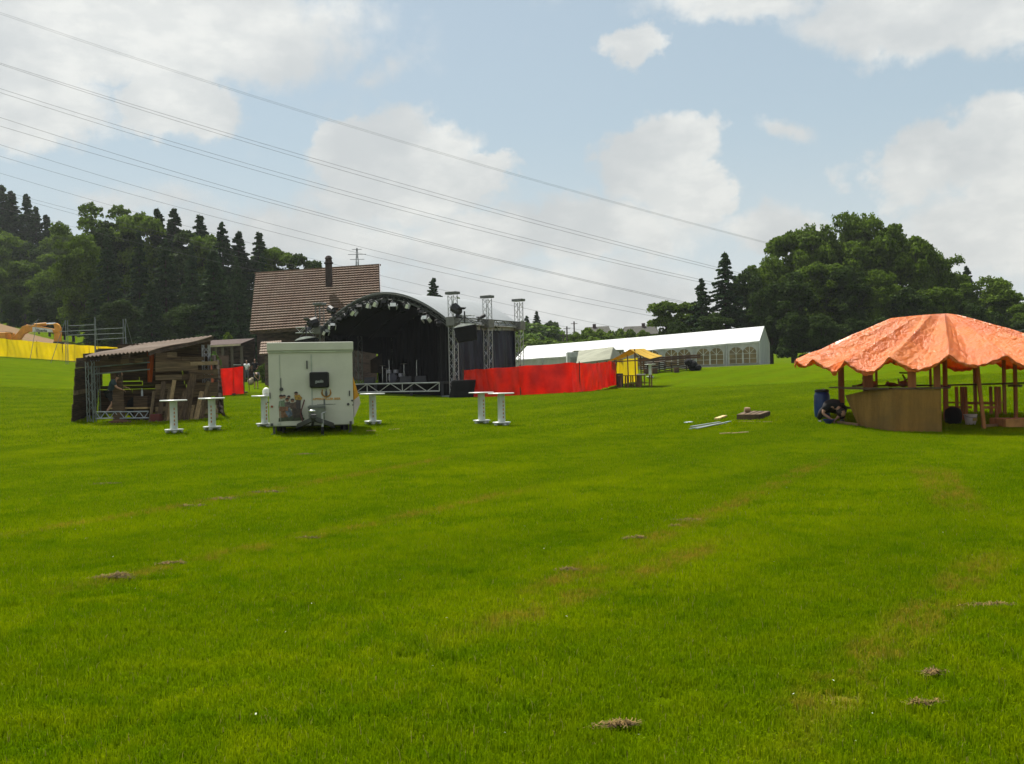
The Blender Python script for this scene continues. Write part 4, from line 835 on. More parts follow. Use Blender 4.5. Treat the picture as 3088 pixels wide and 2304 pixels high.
zt = W(1752, 1062, 92).z-p.z; MB().box((0, 0, zt/2), (2.6, 2.2, zt)).build('body', mat('store_white', (.5, .52, .52), .5), cb, bevel=.03); MB().box((1.6, .1, zt+.06), (4.6, 2.3, .14)).build('roof', GG, cb)
MB().box((-.75, -1.12, zt-.75), (.55, .05, .55)).build('vent', mat('vent_grey', (.28, .3, .3), .6), cb); MB().box((.45, -1.12, zt-.62), (.7, .05, .55)).build('hatch', mat('hatch_white', (.7, .7, .7), .5), cb)

# ------------------------------------------------------------------ yellow market stall
yo = gx(1921, 66); ys = thing('market_stall', 'open market stall with yellow pitched canopy on thin posts', 'stall', yo)
YC = mat('yellow_canopy', (.66, .42, .035), .7, var=.12, vscale=2, trans=.35); PW = mat('stall_wood', (.16, .085, .04), .85)
def Y3(px, py, Y): return W(px, py, Y)
rA, rB = Y3(1899, 1053, 64.2), Y3(1942, 1051, 67.6); lA, lB = Y3(1832, 1089, 64.6), Y3(1872, 1082, 68.2); gA, gB = Y3(1960, 1082, 63.6), Y3(1998, 1073, 67.2)
def quad(a, b, c, d, s, t_, sg=.05): return a.lerp(b, s).lerp(d.lerp(c, s), t_)+Vector((0, 0, -sg*math.sin(math.pi*t_)))
MB().grid(lambda s, t_: quad(rA, rB, lB, lA, s, t_), 6, 6, thick=(0, 0, -.02)).build('canopy', YC, ys, yo, smooth=True)
for f0, f1_ in ((0, .60), (.63, 1)): MB().grid(lambda s, t_: quad(rA.lerp(rB, f0), rA.lerp(rB, f1_), gA.lerp(gB, f1_), gA.lerp(gB, f0), s, t_), 6, 6, thick=(0, 0, -.02)).build('canopy', YC, ys, yo, smooth=True)
MB().bar(lA+Vector((0, 0, -.06)), gA+Vector((0, 0, -.06)), .05, .07).bar(rA+Vector((0, 0, -.05)), rB+Vector((0, 0, -.05)), .06).build('tie_beam', PW, ys, yo)
for px, Y in ((1896, 64.4), (1918, 64.4), (1935, 66), (1944, 67.2)):
    a = gx(px, Y); tp = min(lA.z, gA.z)+(.75 if px in (1918,) else .35); MB().bar(a-Vector((0, 0, .1)), (a.x-.04, a.y, tp), .07, .07).build('post', PW, ys, yo)
for i, (px, Y, w) in enumerate(((1899, 64.0, 1.45), (1934, 64.8, 1.4))):
    a = gx(px, Y); tb = thing('wooden_table', ['left trestle table under the yellow stall', 'right trestle table under the yellow stall with white cloth on it'][i], 'table', a, .12, 'tables of the yellow stall'); 
    for y in (-.25, 0, .25): MB().box((0, y, .76), (w, .23, .04)).build('board', PW, tb)
    for x in (-.62, -.2, .62): MB().bar((x, -.3, 0), (x, -.25, .74), .07).build('leg', PW, tb); MB().bar((x, .3, 0), (x, .25, .74), .07).build('leg', PW, tb)
    MB().bar((.0, -.28, .25), (.6, -.28, .25), .05).build('stretcher', PW, tb)
a = gx(1922, 64.3); solo(MB().box((0, 0, 0), (.55, .3, .07)).build('folded_cloth', mat('cloth_white', (.8, .8, .8)), None, bevel=.02), 'white folded cloth lying on the right stall table', 'cloth', a+Vector((.25, 0, .82)))
a = gx(1869, 65.2); solo(MB().box((0, 0, .42), (.42, .5, .86)).build('bin', mat('dark_slate_plastic', (.03, .045, .05), .5), None, bevel=.03), 'dark slate coloured bin at the left foot of the yellow stall', 'bin', a)
# stack of trestle benches by the marquee
p = gx(2020, 80); bsn = []
DKW = mat('bench_wood', (.085, .045, .025), .8, var=.3, vscale=2)
stn = 0
for lvl in range(7):
    for half in range(2):
        px0, px1 = ((1936, 2105) if lvl >= 5 else ((1940, 2000) if half == 0 else (2010, 2085)))
        if lvl >= 5 and half: continue
        A, B_ = gx(px0, 80.5), gx(px1, 83); z = .14+lvl*.17+(.02 if lvl >= 5 else 0)
        A, B_ = A+Vector((0, 0, z)), B_+Vector((0, 0, z)); cpt = A.lerp(B_, .5)
        o = thing('folded_beer_table' if lvl >= 5 else 'folded_beer_bench', ['bottom', 'second', 'third', 'fourth', 'fifth', 'lower long', 'topmost long'][lvl]+(' brown plank bundle across the stack by the marquee' if lvl >= 5 else [' folded bench in the left pile by the marquee', ' folded bench in the right pile by the marquee'][half]), 'bench' if lvl < 5 else 'table', cpt, group='folded beer benches and tables')
        MB().bar(A, B_, .75 if lvl >= 5 else .55, .15 if lvl >= 5 else .07).build('plank', DKW, o, cpt)
        for f in (.2, .8): q = A.lerp(B_, f); MB().bar(q+Vector((0, -.22, -.11)), q+Vector((0, .22, -.11)), .05, .10).build('folded_leg', BLACK, o, cpt)
q = gx(2090, 81.0); MB()
o = MB().ball((0, 0, .40), (.42, .4, .45), 12, 8).ball((-.3, .1, .70), (.40, .4, .3), 10, 7).ball((.35, -.1, .25), (.35, .4, .28), 10, 7).build('tarp_heap', BLACKC, None, smooth=True); solo(o, 'black heap of tarpaulin at the right end of the bench stack', 'tarp', q)
for i, px in enumerate((1950, 1975, 2040)):
    a = gx(px, 79.6); o = MB().box((0, 0, .2), (.4, .35, .4)).build('wooden_crate', DKW, None, bevel=.02); solo(o, 'small brown crate %s at the foot of the bench stack' % ['leftmost', 'in the middle', 'rightmost'][i], 'crate', a, 'crates by the bench stack')

# ------------------------------------------------------------------ high round tables
TW_ = mat('table_white', (.66, .68, .66), .35, var=.08, vscale=6)
PRT = mat('column_print', (.55, .25, .08), .6, var=.5, vscale=9)
def hitable(loc, lab):
    o = thing('high_table', lab, 'table', loc, TR.uniform(-.3, .3), 'white high tables on the meadow')
    MB().lathe([(.02, 1.0), (.40, 1.0), (.415, 1.012), (.415, 1.03), (.40, 1.04), (.02, 1.04)], n=28).build('tabletop', TW_, o)
    MB().lathe([(.115, .05), (.115, 1.0)], n=18).build('column', mat('column_white', (.50, .54, .52), .4, var=.1), o, smooth=False)
    m = MB()
    for z in (.28, .40, .52, .64, .76): m.box((.06, -.098, z), (.035, .012, .07), rz=.5)
    m.build('column_lettering', PRT, o)
    MB().lathe([(.02, .13), (.27, .13), (.285, .12), (.285, .10), (.27, .09), (.02, .09)], n=22).build('foot_ring', TW_, o)
    for a in range(4):
        t_ = a*math.pi/2+.5; MB().ball((.20*math.cos(t_), .20*math.sin(t_), .055), (.07, .07, .055), 10, 6).build('foot', TW_, o, smooth=True)
    return o
# ------------------------------------------------------------------ beer trailer
T0 = on(W(935, 1309, 28.6).x, 28.9); tl = thing('beer_trailer', 'white beer trailer with closed front, seen from its drawbar end', 'trailer', T0, R(10.5))
tzt = W(933, 1028, 28).z-T0.z; tzb = W(935, 1287, 28).z-T0.z
CREAM = mat('trailer_white', (.50, .51, .42), .45, var=.05, vscale=1.5); wT, dTt = 2.40, 3.6
m = MB(); m.box((0, dTt/2, (tzt+tzb)/2-.05), (wT, dTt, tzt-tzb-.1)); m.build('body', CREAM, tl, bevel=.02)
MB().box((0, dTt/2-.02, tzt-.12), (wT+.06, dTt+.1, .24)).build('roof_cap', CREAM, tl, bevel=.02)
MB().box((0, -.028, tzt-.27), (wT+.04, .03, .035)).build('gutter', mat('gutter', (.45, .5, .38), .5), tl)
MB().box((.02, -.012, (tzt+tzb)/2-.15), (.03, .02, tzt-tzb-.4)).build('panel_seam', mat('seam', (.34, .38, .32), .6), tl)
MB().box((-.88, -.01, (tzt+tzb)/2-.15), (.012, .016, tzt-tzb-.4)).build('panel_seam', MATS['seam'], tl)
def TLp(px, py): # picture point on the trailer front in its own frame
    d = ray(px, py); Mi = Matrix.Rotation(-tl.rotation_euler.z, 3, 'Z'); o = Mi @ (Vector((0, 0, CAMZ))-T0); dd = Mi @ d; k = -o.y/dd.y; q = o+dd*k; return q.x, q.z
def tbox(x0, y0, x1, y1, dep, name, m_, out=.0, bevel=0.0):
    a, b = TLp(x0, y0), TLp(x1, y1); return MB().box(((a[0]+b[0])/2, -dep/2-out, (a[1]+b[1])/2), (abs(b[0]-a[0]), dep, abs(a[1]-b[1]))).build(name, m_, tl, bevel=bevel)
bx = tbox(933, 1122.5, 993, 1169, .16, 'winch_cover', mat('cover_black', (.012, .012, .012), .85), bevel=.05)
def text(s, x0, x1, z, hgt, m_, par, name, y=-.006, ext=.003):
    cu = bpy.data.curves.new('t', 'FONT'); cu.body = s; cu.size = 1; cu.extrude = ext; cu.align_x = 'LEFT'; cu.offset = .02
    o = bpy.data.objects.new('t', cu); C.objects.link(o); bpy.context.view_layer.update()
    me = bpy.data.meshes.new_from_object(o.evaluated_get(bpy.context.evaluated_depsgraph_get())); C.objects.unlink(o)
    xs = [v.co.x for v in me.vertices]; zs_ = [v.co.y for v in me.vertices]; kx = (x1-x0)/(max(xs)-min(xs)); kz = hgt/(max(zs_)-min(zs_)); ax_, az_ = min(xs), min(zs_)
    for v_ in me.vertices: v_.co = Vector((x0+(v_.co.x-ax_)*kx, y-v_.co.z, z+(v_.co.y-az_)*kz))
    me.materials.clear(); me.materials.append(m_); q = bpy.data.objects.new(name, me); C.objects.link(q); q.parent = par; return q
a, b = TLp(951, 1157), TLp(975, 1147); text('gasolin', a[0], b[0], a[1], b[1]-a[1]+.02, mat('grey_print', (.35, .38, .36)), bx, 'lettering', y=-.166)
a, b = TLp(943, 1207), TLp(1027, 1198.5); text('APPENZELLER BIER', a[0], b[0], a[1], b[1]-a[1], mat('gold_print', (.55, .25, .005), .5), tl, 'lettering')
a, b = TLp(956, 1221.5), TLp(1012, 1218.5); text('www.appenzellerbier.ch', a[0], b[0], a[1], b[1]-a[1]+.012, mat('dark_print', (.10, .12, .09)), tl, 'lettering')
# wreath emblem with bottle
a = TLp(984, 1186); em = MB()
for i in range(22):
    t_ = math.pi*(1.0+.0)+(i/21)*math.pi; 
    r = .125; p = Vector((a[0]+r*math.cos(t_+.0), -.012, a[1]+r*.95*math.sin(t_)+.02)); em.box(p, (.045, .012, .03), M=Matrix.Rotation(-t_, 3, 'Y'))
for sx in (-1, 1):
    for i in range(5): em.box((a[0]+sx*(.125-.004*i), -.012, a[1]+.02+.02*i), (.03, .012, .03))
em.build('wreath_emblem', mat('gold_print2', (.40, .20, .03), .5), tl)
MB().lathe([(.03, -.1), (.035, 0), (.012, .06), (.012, .10)], (a[0], -.02, a[1]+.02), 10).build('emblem_bottle', mat('bottle_print', (.09, .10, .11), .4), tl)
# printed photo of a merry group at a table: flat coloured shapes, a picture on the panel
pic = [((.20, .10, .05), [(843, 1237), (880, 1237), (884, 1262), (843, 1266)]), ((.045, .06, .03), [(840, 1262), (905, 1250), (918, 1262), (916, 1268), (840, 1271)]), ((.11, .15, .20), [(857, 1230), (872, 1230), (884, 1250), (871, 1260), (862, 1246)]),
       ((.14, .20, .12), [(841, 1210), (858, 1206), (862, 1222), (858, 1228), (840, 1230)]), ((.10, .08, .07), [(858, 1214), (874, 1211), (880, 1228), (862, 1232)]), ((.09, .06, .045), [(874, 1216), (893, 1212), (896, 1232), (876, 1234)]),
       ((.40, .24, .03), [(887, 1192), (903, 1190), (912, 1200), (908, 1208), (890, 1206)]), ((.06, .05, .05), [(893, 1206), (907, 1206), (906, 1240), (894, 1240)]), ((.06, .045, .035), [(880, 1232), (908, 1232), (914, 1256), (884, 1262)]), ((.22, .11, .06), [(842, 1226), (870, 1226), (870, 1238), (842, 1240)])]
pm = MB(); mats_ = []
for i, (c_, poly) in enumerate(pic):
    q = [Vector((TLp(*p)[0], -.004-.0022*i, TLp(*p)[1])) for p in poly]; n = len(q)
    dn = []
    for k in range(n):
        for f in (0, .33, .66): dn.append(q[k].lerp(q[(k+1) % n], f)+Vector((TR.uniform(-.008, .008), 0, TR.uniform(-.008, .008))))
    pm.prism(dn[::-1], (0, -.002, 0), mi=i); mats_.append(mat('print_%d' % i, c_, .5, var=.35, vscale=14))
k0 = len(pic)
for (px, py, r, c_) in ((848, 1196, .055, (.30, .16, .10)), (857, 1195, .045, (.30, .20, .10)), (871, 1197, .045, (.28, .15, .09)), (866, 1205, .05, (.26, .14, .09)), (882, 1207, .05, (.30, .16, .10)), (893, 1186, .05, (.20, .11, .07))):
    a = TLp(px, py); pm.prism([Vector((a[0]+r*math.cos(t_*.5236), -.030, a[1]-r*.1+r*1.15*math.sin(t_*.5236))) for t_ in range(12)][::-1], (0, -.002, 0), mi=k0)
    pm.prism([Vector((a[0]+r*1.08*math.cos(t_*.5236), -.034, a[1]+r*.1+r*.95*max(-.1, math.sin(t_*.5236)))) for t_ in range(12)][::-1], (0, -.002, 0), mi=k0+1)
mats_ += [mat('print_skin', (.28, .15, .09), .5, var=.2), mat('print_hair', (.03, .02, .018), .5)]
pm.build('poster', mats_, tl)
DKM = mat('dark_metal', (.05, .05, .05), .5)
def cyl(px, py, r, dep, name, m_, out=0): a = TLp(px, py); return MB().lathe([(r, 0), (r, dep)], (a[0], -out, a[1]), 12, M=Matrix.Rotation(R(90), 3, 'X')).build(name, m_, tl)
cyl(848.5, 1174, .055, .04, 'gauge', DKM); tbox(846, 1140, 848.5, 1170, .02, 'hose', DKM); tbox(923.5, 1088, 928, 1112, .05, 'hinge', DKM)
tbox(812.5, 1184, 816, 1202, .03, 'handle', DKM); tbox(1052, 1178, 1055.5, 1194, .03, 'handle', DKM); cyl(820, 1226, .035, .03, 'marker_lamp', mat('lamp_orange', (.3, .08, .03), .3)); cyl(1050, 1219, .04, .03, 'marker_lamp', DKM); cyl(1062, 1208, .03, .02, 'marker_lamp', DKM); cyl(1064, 1221, .02, .02, 'marker_lamp', DKM)
tbox(816, 1277, 824, 1285, .05, 'socket', DKM); tbox(1054, 1270, 1061, 1280, .05, 'socket', DKM); tbox(805.5, 1212, 811, 1215, .02, 'reflector', DKM); tbox(804, 1226, 808, 1228, .02, 'reflector', DKM)
a = TLp(842, 1281); tbox(836, 1277, 848, 1282, .012, 'number_plate', mat('plate_faint', (.42, .46, .38)))
# under-body, wheels, legs, drawbar
MB().box((0, dTt/2+.25, tzb-.02), (wT-.35, dTt-.6, .06)).build('chassis', DKM, tl)
for sx in (-1, 1):
    for y in (1.45, 2.15):
        w_ = MB().lathe([(.20, -.11), (.33, -.11), (.36, -.07), (.36, .07), (.33, .11), (.20, .11)], (sx*(wT/2-.25), y, .34), 20, M=Matrix.Rotation(R(90), 3, 'Y')).build('wheel', mat('tyre', (.012, .012, .012), .9), tl)
        MB().lathe([(.02, -.05), (.2, -.06), (.2, .06), (.02, .05)], (sx*(wT/2-.25), y, .34), 14, M=Matrix.Rotation(R(90), 3, 'Y')).build('rim', ALU, w_)
for x, y in ((-wT/2+.12, .12), (-wT/2+.34, 1.0), (wT/2-.1, .12), (wT/2-.26, .8)):
    MB().bar((x, y, 0), (x, y, tzb), .07, .07).build('support_leg', DKM, tl); MB().box((x, y, .015), (.16, .16, .03)).build('leg_pad', DKM, tl)
ap = Vector((.08, -1.25, .48)); m = MB(); m.bar((-.42, .1, tzb-.02), ap, .09, .12); m.bar((.62, .1, tzb-.02), ap, .09, .12); m.bar((0, 0, tzb), ap+Vector((0, .2, 0)), .06, .06); m.build('drawbar', mat('drawbar_grey', (.07, .07, .07), .5, .5), tl)
m = MB(); m.lathe([(.06, -.2), (.09, -.1), (.09, .12), (.07, .2)], ap+Vector((-.02, -.05, .05)), 12, M=Matrix.Rotation(R(80), 3, 'X')); m.box(ap+Vector((0, -.25, .07)), (.14, .2, .12)); m.build('coupling', DKM, tl, bevel=.015)
MB().ball(ap+Vector((-.05, -.12, .22)), (.10, .10, .05), 12, 6).build('coupling_cap', mat('chrome_cap', (.8, .8, .78), .15, .9), tl, smooth=True)
MB().tube((.30, -.75, .0), (.30, -.75, .62), .035, 8).tube((.30, -.75, .62), (.42, -.75, .65), .02, 6).build('jockey_post', ALU, tl); MB().lathe([(.08, -.04), (.12, -.03), (.12, .03), (.08, .04)], (.30, -.75, .12), 12, M=Matrix.Rotation(R(90), 3, 'Y')).build('jockey_wheel', MATS['tyre'], tl)
a, b = TLp(931, 1227), TLp(974, 1262); MB().box(((a[0]+b[0])/2+.03, -.28, (a[1]+b[1])/2+.02), (.46, .5, .40)).build('toolbox', mat('toolbox_grey', (.15, .17, .13), .5, .2), tl, bevel=.02)
MB().box(((a[0]+b[0])/2+.25, -.30, b[1]+.38), (.05, .06, .38)).build('toolbox_post', ALUD, tl); MB().box(((a[0]+b[0])/2+.03, -.28, a[1]+.03-.03), (.5, .54, .035)).build('toolbox_lid', ALUD, tl)
m = MB(); m.path([Vector((-.2, -.02, 1.0)), Vector((-.32, -.15, .6)), Vector((-.22, -.5, .28)), Vector((-.02, -.9, .42)), ap+Vector((-.04, .1, .1))], .018, 5); m.build('cable', mat('red_cable', (.09, .03, .03)), tl)
# fold-out awning skirt on the right side
xr = wT/2+.01; z0 = TLp(1066, 1136)[1]; z1 = TLp(1080, 1215)[1]; z2 = TLp(1070, 1258)[1]
m = MB(); AW = mat('awning_orange', (.70, .33, .02), .6, trans=.2); AW2 = mat('awning_pale', (.62, .56, .52), .6, trans=.2)
m.prism([Vector((xr, .05, z0)), Vector((xr+.16, .05, z1+.20)), Vector((xr, .05, z1+.08))], (0, 3.2, 0)); m.build('serving_flap', AW, tl)
m = MB(); m.prism([Vector((xr, .04, z1+.08)), Vector((xr+.16, .04, z1+.20)), Vector((xr+.20, .04, z1)), Vector((xr+.02, .04, z2)), Vector((xr, .04, z2))], (0, 3.2, 0)); m.build('serving_counter', AW2, tl)

first = None
for px, Y, lab in ((525, 31, 'white high table in front of the leaning boards, leftmost of all'), (640, 31.8, 'white high table at the right corner of the board hut'), (799, 32.6, 'white high table half hidden behind the left side of the beer trailer'),
                (1125, 33.0, 'white high table on its own right of the beer trailer'), (1453, 32.6, 'left table of the pair in front of the red fence'), (1513, 31.2, 'right and nearer table of the pair in front of the red fence'), (1961, 74.5, 'small far white high table beside the bench stack')):
    g = gx(px, Y)
    if first is None: first = hitable(g, lab)
    else: dup(first, g, TR.uniform(-.5, .5), lab)
g = gx(808, 32.4); o = MB().ball((0, 0, .12), (.12, .10, .15), 10, 8).lathe([(.10, 0), (.12, .04)], (0, 0, 0), 10).build('paper_bag', mat('bag_white', (.8, .8, .78), .6), None, smooth=True); solo(o, 'white paper bag standing on the table behind the trailer', 'bag', g+Vector((-.03, -.02, 1.04)))

# ------------------------------------------------------------------ board hut
HO = gx(450, 35); hut = thing('board_hut', 'hut of rough old boards with lean-to corrugated roof and open left half', 'hut', HO); ho = HO.copy()
def hb(px, Y): return gx(px, Y)
fl_, fm, fr = hb(244, 35), hb(452, 35.2), hb(662, 36.4)
bl, br = hb(300, 38.6), hb(640, 39.8)
rP1, rP4, rP3, rP2 = W(252, 1076, 34.6), W(452, 1058, 34.9), W(646, 1013, 39.6), W(405, 1040, 39.4)
def rq(s, t_):
    p = rP1.lerp(rP4, s).lerp(rP2.lerp(rP3, s), t_); return p+Vector((0, 0, .025*math.sin(s*2*math.pi*17)+.03*math.sin(t_*7)))
MB().grid(rq, 136, 12, thick=(0, 0, -.02)).build('roof', mat('corrugated_roof', (.13, .09, .06), .85, var=.2, vscale=2, bump=.3, bscale=12), hut, ho, smooth=True)
for s in (0.02, .35, .68, .98): MB().bar(rP1.lerp(rP4, s)+Vector((0, 0, -.10)), rP2.lerp(rP3, s)+Vector((0, 0, -.10)), .07, .12).build('rafter', BROWNW, hut, ho)
# the fascia of rough board ends below the front edge
PL = [mat('plank_a', (.095, .06, .032), .9, var=.45, vscale=3, stretch=(.5, .5, 12), bump=.5, bscale=20), mat('plank_b', (.075, .045, .022), .9, var=.45, vscale=3, stretch=(.5, .5, 12)), mat('plank_c', (.125, .085, .045), .9, var=.4, vscale=3, stretch=(.5, .5, 12)), mat('plank_d', (.25, .18, .10), .85, var=.3, vscale=3)]
PR = random.Random(9)
def plankwall(name, a, b, z0a, z1a, z1b, hole=None, ph=.16, skip=0.0, par=hut, light=.05, flare=0.0, outv=Vector((0, -1, 0))):
    m = MB(); z = 0; L = (b-a).length; n = int(max(z1a, z1b)/ph)+1
    for k in range(n):
        zz = z0a+k*ph
        segs = [(0, 1)]
        if hole and hole[2] < zz+ph and zz < hole[3]: segs = [(0, hole[0]), (hole[1], 1)]
        for s0, s1 in segs:
            # keep below the sloping top
            t0, t1 = z1a+(z1b-z1a)*s0, z1a+(z1b-z1a)*s1
            if zz > max(t0, t1)-.02: continue
            if PR.random() < skip: continue
            if zz+ph > min(t0, t1):      # cut to the slope
                if abs(t1-t0) < 1e-3: continue
                f = (zz-t0)/(t1-t0); f = min(1, max(0, f))
                if t1 > t0: s0 = s0+(s1-s0)*f
                else: s1 = s0+(s1-s0)*f
                if s1-s0 < .03: continue
            e0, e1 = PR.uniform(-.02, .02), PR.uniform(-.02, .02)
            fo = outv*(flare*(1-zz/max(z1a, z1b)))
            jit = outv*PR.uniform(0, .02); p = a.lerp(b, s0)+Vector((0, 0, zz+ph/2+e0*.6))+fo+jit; q = a.lerp(b, s1)+Vector((0, 0, zz+ph/2+e1*.6))+fo+jit
            cut = [0.0]
            while cut[-1] < 1: cut.append(min(1.0, cut[-1]+PR.uniform(.22, .75)))
            for c0, c1 in zip(cut[:-1], cut[1:]):
                mi = 3 if PR.random() < light else PR.randrange(3); j2 = outv*PR.uniform(0, .025)+Vector((0, 0, PR.uniform(-.012, .012)))
                if light > .1 and PR.random() < .05: continue
                m.bar(p.lerp(q, c0)+j2, p.lerp(q, c1-.004)+j2, .025+PR.uniform(0, .012), ph*(PR.uniform(1.02, 1.18) if PR.random() < .86 else .84), mi=mi)
    return m.build(name, PL, par, ho)
zf = rP1.z-fl_.z; zbk = rP2.z-bl.z-.15
plankwall('back_wall', bl, br, 0, zbk-.05, rP3.z-br.z-.25, hole=(.035, .12, 1.12, 1.60), light=.03)
plankwall('side_wall', hb(239, 34.8), bl+Vector((.15, 0, 0)), 0, zf-.12, zbk-.1, flare=.25, outv=Vector((-1, 0, 0)))
plankwall('front_wall', fm+Vector((.25, 0, 0)), fr, 0, W(470, 1068, 35.2).z-fm.z, W(637, 1095, 36.4).z-fr.z, light=.12, skip=.05, flare=.12)
plankwall('end_wall', fr, br, 0, W(637, 1095, 36.4).z-fr.z, 2.2, flare=.15, outv=Vector((1, 0, 0)))
a, b = fl_+Vector((.2, .05, zf-.25)), fm+Vector((0, .05, rP4.z-fm.z-.28))
m = MB()
for k in range(9):
    s = k/9; p, q = a.lerp(b, s), a.lerp(b, min(1, s+.13)); m.bar(p+Vector((0, -.03*(k % 2), PR.uniform(-.04, .04))), q+Vector((0, -.03*(k % 2), PR.uniform(-.04, .04))), .03, .16, mi=PR.randrange(3))
m.build('fascia', PL, hut, ho)
# truss posts and platform truss
for px, Y in ((277, 34.8), (292, 36.6)):
    g = hb(px, Y); MB().truss(g, g+Vector((-.03, 0, zf-.15 if px < 300 else rP4.z-g.z-.2)), .22, .013, .3, up=(0, 1, 0)).build('truss_post', STEEL, hut, ho)
g = hb(625, 39.5); MB().truss(g, g+Vector((0, 0, rP3.z-g.z-.35)), .24, .02, .3, up=(0, 1, 0)).build('truss_post', ALU, hut, ho)
for z_ in (zf-.35, zf-.6): p = hb(285, 35.1)+Vector((0, 0, z_)); q = hb(455, 35.3)+Vector((0, 0, z_+.15)); MB().tube(p, q, .025, 6).build('rail', STEEL, hut, ho)
PTX = mat('platform_alu', (.36, .40, .42), .5, .4)
for s0, s1 in ((285, 372), (358, 446)):
    p, q = hb(s0, 34.9)+Vector((0, .1, 0)), hb(s1, 35)+Vector((0, .1, 0)); m = MB()
    for z_ in (.13, .36): m.tube(p+Vector((0, 0, z_)), q+Vector((0, 0, z_)), .022, 6)
    n = 6
    for k in range(n):
        c_, e_ = p.lerp(q, k/n), p.lerp(q, (k+1)/n); m.tube(c_+Vector((0, 0, .13 if k % 2 else .36)), e_+Vector((0, 0, .36 if k % 2 else .13)), .016, 5)
    m.build('platform_truss', PTX, hut, ho)
p, q = hb(330, 35.2)+Vector((0, .2, .46)), hb(447, 35.3)+Vector((0, .2, .46)); MB().bar(p, q, .5, .05).build('floor_board', RAWW, hut, ho)
m = MB(); m.bar(hb(360, 35.05), hb(352, 35.4)+Vector((0, 0, zf+.0)), .42, .05, up=(0, 1, 0)); m.build('center_board', PL[0], hut, ho)
MB().ball((0, 0, 0), (.42, .30, .12), 14, 6).build('soil_heap', mat('loose_soil', (.10, .05, .022), .95, bump=.8), None, smooth=True)
solo(bpy.data.objects['soil_heap'], 'small brown heap of sawdust at the foot of the middle board of the hut', 'heap', hb(362, 34.7))
g = W(452, 1070, 35.6); cs_ = MB().grid(lambda s, t_: g+Vector((-.10+.26*s*(1-.45*t_)+.0, .05*math.sin(s*9), .12-1.1*t_)), 8, 8, thick=(0, .01, 0)).build('hanging_cloth', mat('orange_cloth', (.55, .11, .01), .7, trans=.4), hut, ho, smooth=True)
o = MB().ball((0, 0, 0), (.12, .08, .07), 10, 6).build('cloth_knot', mat('red_knot', (.5, .04, .02), .6), hut, ho); o.location = Vector((0, 0, 0)); o.data.transform(Matrix.Translation(g+Vector((.02, -.05, .1))))
# boards leaning on the hut front
LB = [mat('lean_a', (.10, .065, .035), .9, var=.4, vscale=3, stretch=(9, 9, .6)), mat('lean_b', (.08, .052, .03), .9, var=.4, vscale=3, stretch=(9, 9, .6)), mat('lean_c', (.13, .09, .05), .9, var=.4, vscale=3, stretch=(9, 9, .6)), mat('lean_d', (.30, .21, .11), .85, var=.25, vscale=3, stretch=(9, 9, .6))]
k = 0
for px0, py0, px1, py1, w_, mi in ((452, 1255, 465, 1180, .10, 2), (480, 1262, 494, 1150, .16, 1), (497, 1264, 512, 1168, .10, 2), (506, 1262, 526, 1146, .13, 3), (535, 1266, 560, 1180, .18, 0), (548, 1266, 575, 1150, .20, 1), (561, 1264, 584, 1126, .22, 0), (574, 1264, 583, 1222, .12, 3), (590, 1265, 610, 1180, .17, 3), (598, 1262, 630, 1150, .12, 2), (520, 1266, 545, 1200, .20, 1), (604, 1264, 628, 1170, .2, 0)):
    a = gx(px0, 34.75+.0055*(px0-450)); Yt = a.y+.30; b = W(px1, py1, Yt)
    o = thing('leaning_board', ['dark narrow board leaning at the door gap of the hut', 'dark board leaning left of the pale one', 'brown narrow board leaning behind the left high table', 'pale board leaning upright over the left high table', 'wide dark board leaning in the middle', 'wide brown board leaning in the middle of the hut front', 'tallest greyish board leaning on the hut front', 'short pale board end in the middle', 'pale broad board leaning low on the right', 'long light board leaning furthest right', 'wide brown board lying low behind the left high table', 'wide dark board leaning low at the right corner'][k], 'board', a, group='loose boards leaning on the hut')
    MB().bar(a, b, w_, .03, up=(0, 1, 0)).build('board', LB[mi], o, a); k += 1
o = MB().ball((0, 0, .3), (.35, .3, .4), 10, 7).ball((.28, .1, .22), (.25, .25, .3), 9, 6).build('sack', BLACKC, None, smooth=True); solo(o, 'black sacks on the platform inside the hut', 'sack', gx(410, 36.5)+Vector((0, 0, .1)))
o = MB().lathe([(.035, 0), (.035, .17), (.013, .22), (.013, .27)], n=10).build('bottle', mat('pale_bottle', (.45, .48, .52), .3), None); solo(o, 'pale bottle standing by the black sacks in the hut', 'bottle', gx(430, 35.6)+Vector((0, 0, .86)))
o = MB().box((0, 0, .43), (.5, .4, .86)).build('wooden_box', PL[1], None); solo(o, 'upright wooden box inside the hut under the pale bottle', 'box', gx(431, 35.65))
o = MB().box((0, 0, .14), (.34, .3, .28)).build('red_crate', mat('crate_red', (.10, .015, .012), .6), None, bevel=.02); solo(o, 'dark red crate at the foot of the hut front', 'crate', gx(472, 34.9))
# ------------------------------------------------------------------ digger and scaffold on the left slope
EY = 106; g = gx(0, EY); ex = thing('excavator', 'orange yellow digger with bent arm behind the yellow fence', 'excavator', g); eo = g.copy()
OR = mat('digger_orange', (.62, .27, .02), .5, var=.15, vscale=1.5)
def E(px, py, dy=0.0): return W(px, py, EY+dy)
def plate(name, pts, th, m_, dy=0.0, par=ex): MB().prism([E(x, y, dy) for x, y in pts], (0, th, 0)).build(name, m_, par, eo, bevel=.04)
plate('boom', [(34, 1030), (52, 1004), (66, 984), (82, 980), (100, 980), (118, 983), (140, 988), (160, 992), (178, 994), (176, 1003), (160, 1003), (140, 1001), (118, 1000), (98, 1000), (84, 1000), (70, 1008), (60, 1022), (56, 1034)], .5, OR)
plate('stick', [(160, 975), (168, 974), (176, 979), (181, 989), (182, 1003), (180, 1032), (162, 1032), (162, 1006), (164, 990)], .45, OR, .05)
